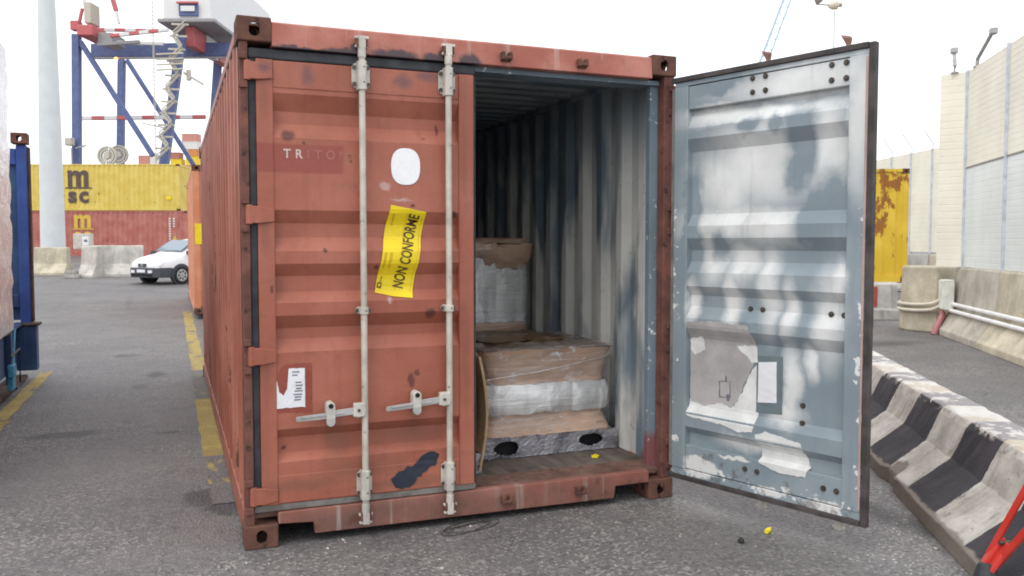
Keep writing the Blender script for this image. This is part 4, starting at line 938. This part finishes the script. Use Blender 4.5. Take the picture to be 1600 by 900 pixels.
# low blocks in front of the yellow container
q = px(1408, 382, 16.9); q.z = 0; lb = [(0,0),(0,.20),(.10,.22),(.12,.70),(.16,.74),(.40,.74),(.44,.70),(.5,.2),(.6,.18),(.6,0)]
b = jersey(lb, 2.4, None, 77, 16, .006); o = b.obj('jersey_barrier', CONC_G, None, .015); o.location = q-fr*2.4; o.rotation_euler = (0,0,YAWL); tag(o, 'grey stepped concrete barrier below the rusty yellow container', 'barrier', 'concrete barriers')
M_REFL = flat('red_reflector_plastic', (.40, .08, .06), .4)
rp_ = thing('reflector_post', 'red reflector plate on a short post behind the open door edge', 'reflector', tuple(px(1369, 382, 15.5).xy)+(0,), YAWL)
B().box(-.05, .05, 0, .03, .36, .74).obj('reflector', M_REFL, rp_, .008); B().box(-.05, -.005, .031, .08, 0, .70).obj('post', M_BOLT, rp_, .004)

# ================================================================== LEFT: FLAT RACK WITH WRAPPED CARGO
M_BLUE = paint('blue_rack_paint', (.028, .062, .25), rust=.1, streak=.25, fade=(.05, .11, .36), rough=.5); M_BLUED = paint('dark_blue_rack_paint', (.022, .05, .14), rust=.2, streak=.4, fade=(.05, .12, .24), rough=.6)
fk = thing('flat_rack', 'blue flat rack with a tall end post at the left edge', 'flat rack', (-1.80, 6.62, 0))
box_part('corner_post', M_BLUE, fk, (-.085,.02,-.12,.0,.62,2.60), bev=.01); box_part('post_edge', rusty('rusty_rack_edge', (.05,.035,.03), (.12,.07,.05)), fk, (.0205,.045,-.10,.0,.64,2.58), bev=.004)
box_part('end_wall', M_BLUED, fk, (-2.2,-.0865,-.07,-.02,.66,2.55), bev=.006); box_part('end_beam', M_BLUE, fk, (-2.2,-.0865,-.11,.0,2.38,2.56), bev=.01); box_part('end_beam', M_BLUED, fk, (-2.2,-.0865,-.11,-.071,.80,.95), bev=.01)
c = clone(cast0, fk, (.035, .02, 2.73), (0,0,0), (-1,-1,-1)); box_part('base_end_post', M_BLUED, fk, (-.13,.075,-.16,.0,.10,.60), bev=.01); box_part('base_end_plate', rusty('rusty_rack_base', (.06,.04,.035), (.12,.08,.06)), fk, (-.16,.11,-.18,.02,.60,.63), bev=.008)
box_part('base_beam', M_BLUED, fk, (-.16,-.12,-6.1,-.17,.14,.60), bev=.006); box_part('base_flange', rusty('rusty_flange', (.06,.04,.035), (.13,.08,.06)), fk, (-.19,-.02,-6.1,-.165,.02,.06), bev=.006); box_part('base_flange', M_BLUED, fk, (-.20,-.06,-6.1,-.165,.601,.64), bev=.006)
box_part('deck', M_PLY, fk, (-2.3,-.205,-6.1,-.12,.56,.62), bev=.004); box_part('base_beam', M_BLUED, fk, (-2.4,-2.3,-6.1,-.1,.1,.6), bev=.006)
for k in range(4): B().box(-.119, -.06, -.9-k*1.2, -.82-k*1.2, .0605, .599).obj('side_stiffener', M_BLUED, fk, .005)
cg = thing('wrapped_cargo', 'tall cargo wrapped in crinkled silver film on the flat rack', 'cargo', (-1.75, 5.22, .66))
b = B(); rnd = random.Random(12); rings = []; nz_ = 40; 
for k in range(nz_+1):
    z = 2.72*k/nz_; ring = []
    for i in range(10): ring.append((0+rnd.uniform(-.012,.008), -3.6+3.6*i/9+rnd.uniform(-.01,.01), z+rnd.uniform(-.012,.012)))
    ring += [(-.7, rnd.uniform(-.015,.015), z), (-1.4, rnd.uniform(-.01,.01), z), (-2.0, 0, z), (-2.0, -1.8, z), (-2.0, -3.6, z), (-1, -3.6, z)]
    rings.append(ring)
b.loop(rings); shade(b.obj('film_wrap', M_FILML, cg), 25); box_part('pallet', M_PLY, cg, (-2.0,-.02,-3.6,-.03,-.02,-.001), bev=.002)
M_STRAP = flat('light_blue_strap', (.05, .26, .42), .6, 0, .2, 20); sp = thing('lashing_strap', 'light blue lashing strap with ratchet hanging on the flat rack side', 'strap', (-1.79, 5.1, 0))
b = B(); b.prism([(.0,.66),(.006,.66),(-.0,.28),(-.006,.28)], 'y', .3, .35); b.obj('webbing', M_STRAP, sp); b = B(); b.loop([[(.01,.32,.66),(.01,.37,.66),(.016,.37,.66),(.016,.32,.66)],[(.03,.06,.42),(.03,.11,.42),(.036,.11,.42),(.036,.06,.42)],[(.05,-.12,.36),(.05,-.03,.30),(.06,-.03,.30),(.06,-.12,.36)]]); b.obj('webbing', M_STRAP, sp)
box_part('ratchet', M_STRAP, sp, (.02,.07,-.20,-.02,.24,.36), (.0,.05,-.12,.05,.10,.23), bev=.012); b = B(); b.tube([(.05,-.2,.44),(.05,.3,.46),(.05,.31,.12),(.05,.05,.1)], .012, 8); b.obj('hook_bar', M_RUB, sp)

# ================================================================== YARD FURNITURE, FAR LEFT
q = px(83, 382, 37); mast = thing('light_mast', 'thick pale grey tapering light mast behind the concrete blocks', 'mast', (q.x, q.y, gh(q.y)-.02))
M_MAST = flat('pale_mast_paint', (.60, .63, .63), .5, 0, .04, 2); b = B(); b.tube([(0,0,0),(0,0,6),(0,0,14),(0,0,30)], [.50,.44,.29,.16], 40); shade(b.obj('mast_tube', M_MAST, mast)); b = B(); b.tube([(0,0,0),(0,0,.06)], .75, 32); b.obj('base_flange', CONC_G, mast)
b = B(); b.tube([(0,0,29.6),(0,0,29.9)], 1.2, 16); b.obj('lamp_ring', M_STEEL, mast)
def far_block(label, pxl, d, length, ang, mat, seed, hscale=.9, z=None):
    p = px(pxl, 382, d); b = jersey([(y, zz*hscale) for y, zz in jp], length, None, seed, 10, .008); o = b.obj('jersey_barrier', mat, None, .015)
    o.location = (p.x, p.y, gh(p.y)-.01 if z is None else z); o.rotation_euler = (0,0,ang); return tag(o, label, 'barrier', 'concrete barriers')
far_block('pale yellowish concrete block left of the light mast foot', 46, 31.0, 1.2, YAWL+.05, CONC_Y, 51)
far_block('stained whitish concrete barrier between the mast and the white van', 140, 30.2, 1.75, YAWL+.42, concrete('whitish_concrete', (.56,.53,.48), .5, .6), 52, 1.0)
far_block('short whitish concrete barrier below the small cabinet', 118, 29.8, .62, YAWL-.2, concrete('whitish_concrete_b', (.58,.55,.49), .5, .5), 53, .98)
q = px(128, 382, 30.6); cb = thing('cabinet', 'small pale cabinet with a notice on the concrete barriers', 'cabinet', (q.x, q.y, gh(q.y)+.98), YAWL)
box_part('cabinet_body', M_BRK, cb, (-.32,.28,0,.3,0,.55), bev=.02); box_part('notice', M_PAPER, cb, (.02,.24,-.006,-.001,.12,.45), bev=0); box_part('notice_print', M_INK, cb, (.08,.2,-.009,-.0065,.25,.34), bev=0)
q = px(112, 382, 29.5); o = B(); o.box(-.25,.25,-.12,.12,0,.14); o.box(-.2,.18,-.1,.1,.141,.26); o = o.obj('rubble_block', CONC_G, None, .02); o.location = (q.x, q.y, gh(q.y)); o.rotation_euler = (0,0,YAWL); tag(o, 'broken concrete blocks lying between the mast foot and the barrier', 'rubble')

# white van
def van():
    heading = math.atan2(-.60, -.80); w = px(279, 382, 27.0)
    t = thing('parked_van', 'small white van with dark grey bumper parked beyond the red container', 'van', (w.x, w.y, gh(w.y)+.0), heading)
    # local: +x forward, origin at the near front wheel contact -> shift so that the wheel is at (0, +.70)
    ox, oy = 0., -.72
    def X(x, y, z): return (x+ox, y+oy, z)
    MW = flat('white_car_paint', (.82,.82,.82), .25, 0, .02); MD = flat('dark_grey_bumper', (.06,.065,.075), .6, 0, .1); MG = T('van_glass', .06, 0, .8); MG.col((.16,.22,.26)); MG = MG.m
    MT = flat('tyre', (.025,.025,.026), .85); MR = flat('hubcap', (.42,.42,.42), .4, .4)
    # stations along x (front at .78): lower sill, belt, top, half-widths
    st_ = [(.80,.42,.60,.66,.50,.42),(.74,.30,.62,.74,.68,.55),(.55,.24,.66,.83,.79,.68),(.25,.22,.70,.92,.83,.72),(-.05,.22,.76,.98,.84,.72),(-.22,.22,.80,1.02,.84,.70),(-.75,.22,.86,1.36,.845,.60),(-1.1,.22,.88,1.47,.845,.58),(-1.9,.22,.90,1.50,.845,.58),(-2.6,.24,.90,1.46,.835,.57),(-3.0,.34,.88,1.30,.80,.55)]
    b = B(); rings = []
    for x, zs, zb, zt, wb, wt in st_:
        half = [(wb*.96, zs), (wb, (zs+zb)/2), (wb*.99, zb), ((wb+wt)/2*1.0, zb+(zt-zb)*.55), (wt, zt-.035), (wt*.5, zt)]
        rings.append([X(x, y, z) for y, z in half]+[X(x, -y, z) for y, z in half[::-1]])
    b.loop(rings); b.obj('body', MW, t, smooth=True, subsurf=2)
    b = B(); pf = [(.10,.80,.24,.58),(.45,.835,.20,.60),(.70,.74,.22,.56),(.80,.55,.24,.54),(.835,.28,.24,.53)]
    ring = [(x, y) for x, y, _, _ in pf]+[(x, -y) for x, y, _, _ in pf[::-1]]
    b.loop([[X(x+.012, y*1.0, z) for x, y in ring] for z in (.22, .36, .50)]+[[X(x-.02, y*.985, .535) for x, y in ring]]); b.obj('bumper', MD, t, .02)
    for s_ in (1, -1):
        for wx in (.0, -2.4):
            wh = bpy.data.objects.new('wheel', None); COL.objects.link(wh); wh.parent = t; wh.location = X(wx, s_*.785, .29)
            b = B(); n = 28; prf = [(.20,-.09),(.26,-.10),(.285,-.08),(.29,0),(.285,.08),(.26,.10),(.20,.09)]
            b.loop([[(r*math.cos(2*math.pi*k/n), y, r*math.sin(2*math.pi*k/n)) for r, y in prf] for k in range(n+1)], closed=True, caps=False); b.obj('tyre', MT, wh, smooth=True)
            b = B(); b.tube([(0,.06*s_,0),(0,.09*s_,0)], [.205,.19], 24); b.obj('rim', MR, wh, .006)
            for k in range(7):
                a = 2*math.pi*k/7; b = B(); b.tube([(.12*math.cos(a),.088*s_,.12*math.sin(a)),(.12*math.cos(a),.093*s_,.12*math.sin(a))], .034, 10); b.obj('hubcap_slot', MT, wh)
            b = B(); b.tube([X(wx, s_*.72, .31), X(wx, s_*.848, .31)], .345, 28); b.obj('wheel_arch', MD, t)
    b = B(); v = b.verts([X(-.18,.64,1.03), X(-.18,-.64,1.03), X(-.72,-.56,1.37), X(-.72,.56,1.37)]); 
    for q_ in v: q_.co += Vector((.03,0,.035))
    b._f(v); b.obj('windscreen', MG, t, recalc=False)
    for s_ in (1, -1):
        b = B(); b._f(b.verts([X(-.30,s_*.83,.94), X(-1.05,s_*.845,.96), X(-1.02,s_*.70,1.36), X(-.74,s_*.70,1.30)])); b.obj('side_window', MG, t)
        b = B(); b.loop([[X(.70,s_*.44,.66),X(.74,s_*.46,.58),X(.62,s_*.70,.60),X(.50,s_*.74,.70)],[X(.76,s_*.44,.665),X(.79,s_*.46,.58),X(.70,s_*.735,.60),X(.53,s_*.77,.71)]]); b.obj('headlight', flat('headlight_glass_%d' % s_, (.66,.68,.70), .15), t, .01)
        b = B(); b.box(*[.80+ox, .855+ox, s_*.42-.09+oy, s_*.42+.09+oy, .36, .45]); b.obj('fog_light', M_PAPER, t, .01)
        b = B(); b.box(-.32+ox, -.18+ox, s_*.90-.08+oy, s_*.90+.08+oy, .93, 1.06); b.obj('mirror', MD, t, .03)
    box_part('grille', MD, t, (.775+ox,.815+ox,-.20+oy,.20+oy,.55,.66), bev=.01); box_part('badge', MR, t, (.812+ox,.825+ox,-.05+oy,.05+oy,.57,.64), bev=.01)
    box_part('license_plate', M_PAPER, t, (.845+ox,.86+ox,-.20+oy,.20+oy,.38,.47), bev=.004); box_part('lower_grille', M_BLK, t, (.84+ox,.852+ox,-.5+oy,.5+oy,.26,.34), bev=.004)
    return t
van()

# ================================================================== DOCK CRANE AND FAR THINGS
DC = 90.; KC = DC/1330.6
cr = px(209, 382, DC); cr.z = gh(60)
crane = thing('dock_crane', 'blue steel dock crane with white machine house and red and white boom', 'crane', cr, YAWL)
def cp(x, y, off=0.):
    k = 1+off/DC; return Vector(((x-800)*KC*k-(209-800)*KC, off, (382-y)*KC*k+1.5-cr.z))
M_CB = paint('crane_blue', (.09, .115, .25), rust=.0, streak=.2, fade=(.12, .155, .31), rough=.5); M_CW = flat('crane_white', (.68,.67,.655), .5, 0, .04); M_CR = flat('crane_red', (.50,.12,.12), .5, 0, .08); M_CG = flat('crane_stair_beige', (.50,.46,.38), .6, 0, .1); M_CGR = flat('crane_grey', (.3,.29,.29), .6)
def beam(a, b_, w, mat, name, h=None, oa=0., ob=None):
    return B().bar(cp(*a, oa), cp(*b_, oa if ob is None else ob), w*KC, (h or w)*KC).obj(name, mat, crane, .03)
beam((121,378), (128,58), 11, M_CB, 'leg'); beam((187,378), (197,96), 11, M_CB, 'leg', oa=14); beam((240,378), (290,62), 12, M_CB, 'leg'); beam((322,378), (347,80), 12, M_CB, 'leg', oa=14)
beam((154,84), (372,82), 21, M_CB, 'portal_beam', oa=5); beam((154,94), (372,93), 3, M_CGR, 'beam_flange', oa=4)
beam((128,52), (128,38), 13, M_CR, 'leg_cap'); beam((133,68), (242,244), 7, M_CB, 'brace'); beam((205,97), (305,258), 7, M_CB, 'brace', oa=14)
for k in range(10):                                  # red and white striped tie
    beam((130+k*19.5, 186-k*.2), (130+(k+1)*19.5, 186-(k+1)*.2), 6.5, M_CR if k % 2 else M_CW, 'tie_segment', oa=8)
beam((135,378), (330,378), 14, M_CB, 'sill_beam')
for k in range(7): beam((140+k*16,50+k*.3), (156+k*16,50.3+k*.3), 5, M_CR if k % 2 else M_CW, 'boom_segment', oa=3)
for k in range(6): beam((180+k*15,60-k*1.6), (195+k*15,58.4-k*1.6), 5, M_CW if k % 2 else M_CR, 'boom_segment', oa=-2)
beam((150,50), (140,0), 5, M_CW, 'mast_stay'); beam((184,0), (190,22), 6, M_CR, 'mast_stay'); beam((190,22), (194,42), 4, M_CW, 'mast_stay'); beam((138,18), (130,50), 4, M_CR, 'mast_stay')
B().box(cp(147,0).x, cp(158,0).x, -1, 1, cp(0,44).z, cp(0,12).z).obj('cabin', M_CG, crane, .1); B().box(cp(143,0).x, cp(167,0).x, -2, 2, cp(0,66).z, cp(0,50).z).obj('trolley_hoist', M_CR, crane, .1); B().box(cp(167,0).x, cp(190,0).x, -1, 2, cp(0,74).z, cp(0,58).z).obj('trolley_frame', M_CGR, crane, .1)
beam((190,70), (262,72), 5, M_CW, 'walkway'); beam((160,73), (225,69), 5, M_CGR, 'walkway', oa=-1)
# machine house on striped girders
b = B(); b.loop([[cp(262,34,2),cp(336,36,2),cp(336,-60,2),cp(262,-60,2)],[cp(262,34,22),cp(392,50,22),cp(392,-60,22),cp(262,-60,22)]]) if False else b.box(cp(262,0).x, cp(336,0).x, 0, 22, cp(0,34).z, cp(0,-60).z); b.obj('machine_house', M_CW, crane, .1)
B().box(cp(262,0).x-.4, cp(336,0).x+.6, -.6, 23, cp(0,41).z, cp(0,35).z).obj('house_floor', M_CGR, crane, .1)
B().box(cp(288,0).x, cp(317,0).x, -.3, -.02, cp(0,30).z, cp(0,12).z).obj('sign_panel', M_CB, crane); B().box(cp(292,0).x, cp(313,0).x, -.5, -.32, cp(0,24).z, cp(0,16).z).obj('sign_window', M_CW, crane); B().box(cp(286,0).x, cp(319,0).x, -.6, -.31, cp(0,12.5).z, cp(0,10).z).obj('sign_edge', M_CR, crane)
for k in range(6): B().box(cp(291,0).x+.1*k, cp(304,0).x+.1*k, 1+k*3.6, 4.5+k*3.6, cp(0,72).z, cp(0,42).z).obj('girder_segment', M_CW if k % 2 else M_CR, crane)
# ladder mast and zigzag stairs
b = B()
for dx in (-.9, .9): b.bar(cp(247+dx,378,-2), cp(246+dx,4,-2), .05)
for k in range(60): b.bar(cp(246,376-k*6.2,-2)+Vector((-.1,0,0)), cp(246,376-k*6.2,-2)+Vector((.1,0,0)), .05)
o = b.obj('ladder', M_CG, crane)
ysr = [250, 232, 214, 196, 178, 160, 141, 120, 98, 80, 60, 42]
for k in range(len(ysr)-1):
    y0, y1 = ysr[k], ysr[k+1]; cx = lambda yy: 240+(378-yy)*.158-6
    a_, c_ = (cx(y0)-8, y0), (cx(y1)+9, y1)
    if k % 2: a_, c_ = (cx(y0)+9, y0), (cx(y1)-8, y1)
    beam(a_, c_, 3.4, M_CG, 'stair_flight', oa=-1.6); beam((a_[0], a_[1]-6), (c_[0], c_[1]-6), 1.8, M_CG, 'handrail', oa=-1.8)
    beam((cx(y1)-12, y1), (cx(y1)+14, y1+1), 3., M_CG, 'landing', oa=-1.4)
for k in range(4): beam((250,88+k*8), (292,86+k*8), 2.4, M_CG, 'platform_rail', oa=-2)
beam((292,116), (322,134), 3.5, M_CG, 'gangway', oa=-1); beam((300,112), (300,128), 6, M_CG, 'gangway_post', oa=-1); beam((225,193), (262,201), 2, M_CG, 'gangway', oa=-1)
# cable reel with spokes
def reel(x, y, r, o_):
    c_ = cp(x, y, o_); q = r*KC; b = B(); n = 36
    for rr in (q, q*.72): b.loop([[(c_.x+(rr+e)*math.cos(2*math.pi*k/n), c_.y+yy, c_.z+(rr+e)*math.sin(2*math.pi*k/n)) for e, yy in ((-.09,-.15),(.09,-.15),(.09,.15),(-.09,.15))] for k in range(n+1)], caps=False)
    b.tube([c_+Vector((0,-.2,0)), c_+Vector((0,.2,0))], q*.34, 18); b.obj('cable_reel', M_CG, crane)
    for k in range(16):
        a = 2*math.pi*k/16; B().bar(c_+Vector((math.cos(a)*q*.2,0,math.sin(a)*q*.2)), c_+Vector((math.cos(a)*q,0,math.sin(a)*q)), .09).obj('reel_spoke', M_CG, crane)
reel(171,244,13.5,-2.2); reel(189,242,15,10)
beam((116,232), (116,258), 2, M_CGR, 'lamp_bracket', oa=-.7); b = B(); b.box(cp(116,0).x, cp(127,0).x, -1.5, -.7, cp(0,230).z, cp(0,218).z); b.obj('floodlight', M_CG, crane, .1); beam((122,232), (138,228), 2.4, M_CGR, 'floodlight_visor', oa=-1)
LAMP = T('amber_lamp', .4); LAMP.col((1,.45,.2)); LAMP.b.inputs['Emission Color'].default_value = (1,.35,.1,1); LAMP.b.inputs['Emission Strength'].default_value = 3; b = B(); bmesh.ops.create_uvsphere(b.bm, u_segments=12, v_segments=8, radius=.2, matrix=Matrix.Translation(cp(188,95,3.5))); b.obj('warning_lamp', LAMP.m, crane)
# containers stacked at the quay behind
def far_cont(label, x0, x1, y0, y1, d, mat):
    a, c_ = px(x0, y1, d), px(x1, y0, d); w_ = (x1-x0)*d/1330.6; h_ = (y1-y0)*d/1330.6
    t = thing('distant_container', label, 'container', a, YAWL, 'containers stacked at the quay')
    wall('side_wall', corr(w_-.1, .5, .15, .1, .06), .1, h_-.1, lambda u, dd, z: (.05+u, dd, z), [mat], t); B().box(.02, w_-.02, .08, 2.4, .05, h_-.05).obj('body', mat, t)
    B().box(0, w_, -.03, 2.42, h_-.095, h_).obj('top_rail', mat, t); B().box(0, w_, -.03, 2.42, 0, .095).obj('bottom_rail', mat, t); return t
MQ = [flat('quay_pink', (.55,.25,.2), .6), flat('quay_white', (.68,.66,.62), .6), flat('quay_orange', (.62,.25,.08), .6), flat('quay_yellow', (.75,.55,.03), .6), flat('quay_brown', (.42,.17,.12), .6)]
lst = [('pink container in the far stack left of the ladder', 216,234,243,258,0),('white container in the far stack beside the ladder', 234,255,243,258,1),('dull orange container atop the far stack', 266,281,238,248,4),('yellow container in the far stack below the orange one', 266,284,248.5,258,3),('orange container atop the right far stack', 293,309,233,244,2),('bright yellow container in the right far stack', 290,309,244.5,258,3),('pale stacked container under the red one at the far ship', 284,309,221,232.8,1),('red brown container topmost on the far ship stack', 284,309,209,220.8,0)]
for la, x0, x1, y0, y1, k in lst: far_cont(la, x0, x1, y0, y1, 204., MQ[k])
sh = px(150, 258, 204.); ship = thing('cargo_ship', 'moored container ship hull hidden behind the yellow and red containers', 'ship', (sh.x, sh.y, 0), YAWL)
hl = 150*204/1330.6*1.15; b = B(); b.prism([(0,0),(hl,0),(hl+2,sh.z-.05),(-3,sh.z-.05)], 'y', -.6, 8); b.obj('hull', MQ[4], ship, .1); b = B(); b.box(-2, hl+1, -.4, 7.8, sh.z-.049, sh.z-.01); b.obj('deck', CONC_G, ship)
# slim lamp mast behind the open door
q = px(1297, 382, 21); lm = thing('lamp_post', 'slim pale lamp post with a head above the open door', 'lamp post', (q.x, q.y, gh(q.y)), YAWL)
zz = px(1283, 13, 21).z-gh(q.y); b = B(); b.tube([(0,0,0),(0,0,zz-.15)], .022, 8); b.obj('pole', M_MAST, lm)
b = B(); b.tube([(.06,0,zz),(-.06,0,zz-.01),(-.46,0,zz+.02)], .018, 8); b.obj('bracket_arm', M_CGR, lm); b = B(); b.tube([(-.14,0,zz-.03),(-.05,0,zz-.01),(.05,0,zz),(.1,0,zz)], [.05,.11,.11,.06], 12); shade(b.obj('lamp_head', M_PIPEC, lm), 50)
b = B(); b.tube([(-.44,0,zz+.02),(-.40,0,zz+.10),(-.37,0,zz+.26),(-.37,0,zz+.34)], [.02,.10,.14,.13], 12); shade(b.obj('horn', M_CGR, lm), 50); b = B(); b.tube([(.11,0,zz),(.17,0,zz)], .05, 10); b.obj('lamp_cap', M_PRIM, lm)
# pale lattice boom far off
bo = thing('crane_boom', 'pale blue lattice crane boom rising far behind the open door', 'crane', tuple(px(1150, 382, 150.).xy)+(gh(60),), YAWL); o0 = Vector(bo.location)
rot = Matrix.Rotation(-YAWL, 3, 'Z'); M_LB = flat('pale_blue_lattice', (.42,.55,.62), .6)
def lp(x, y, dd=150.): return rot @ (px(x, y, dd)-o0)
B().bar(lp(1080,378), lp(1247,-60), .35).obj('boom_chord', M_LB, bo); B().bar(lp(1094,378), lp(1258,-60), .25).obj('boom_chord', M_LB, bo)
for k in range(26):
    f0_, f1_ = k/26, (k+1)/26; a_ = lp(1080+167*f0_, 378-438*f0_); c_ = lp(1094+164*f1_, 378-438*f1_); B().bar(a_, c_, .12).obj('lattice_bar', M_LB, bo)
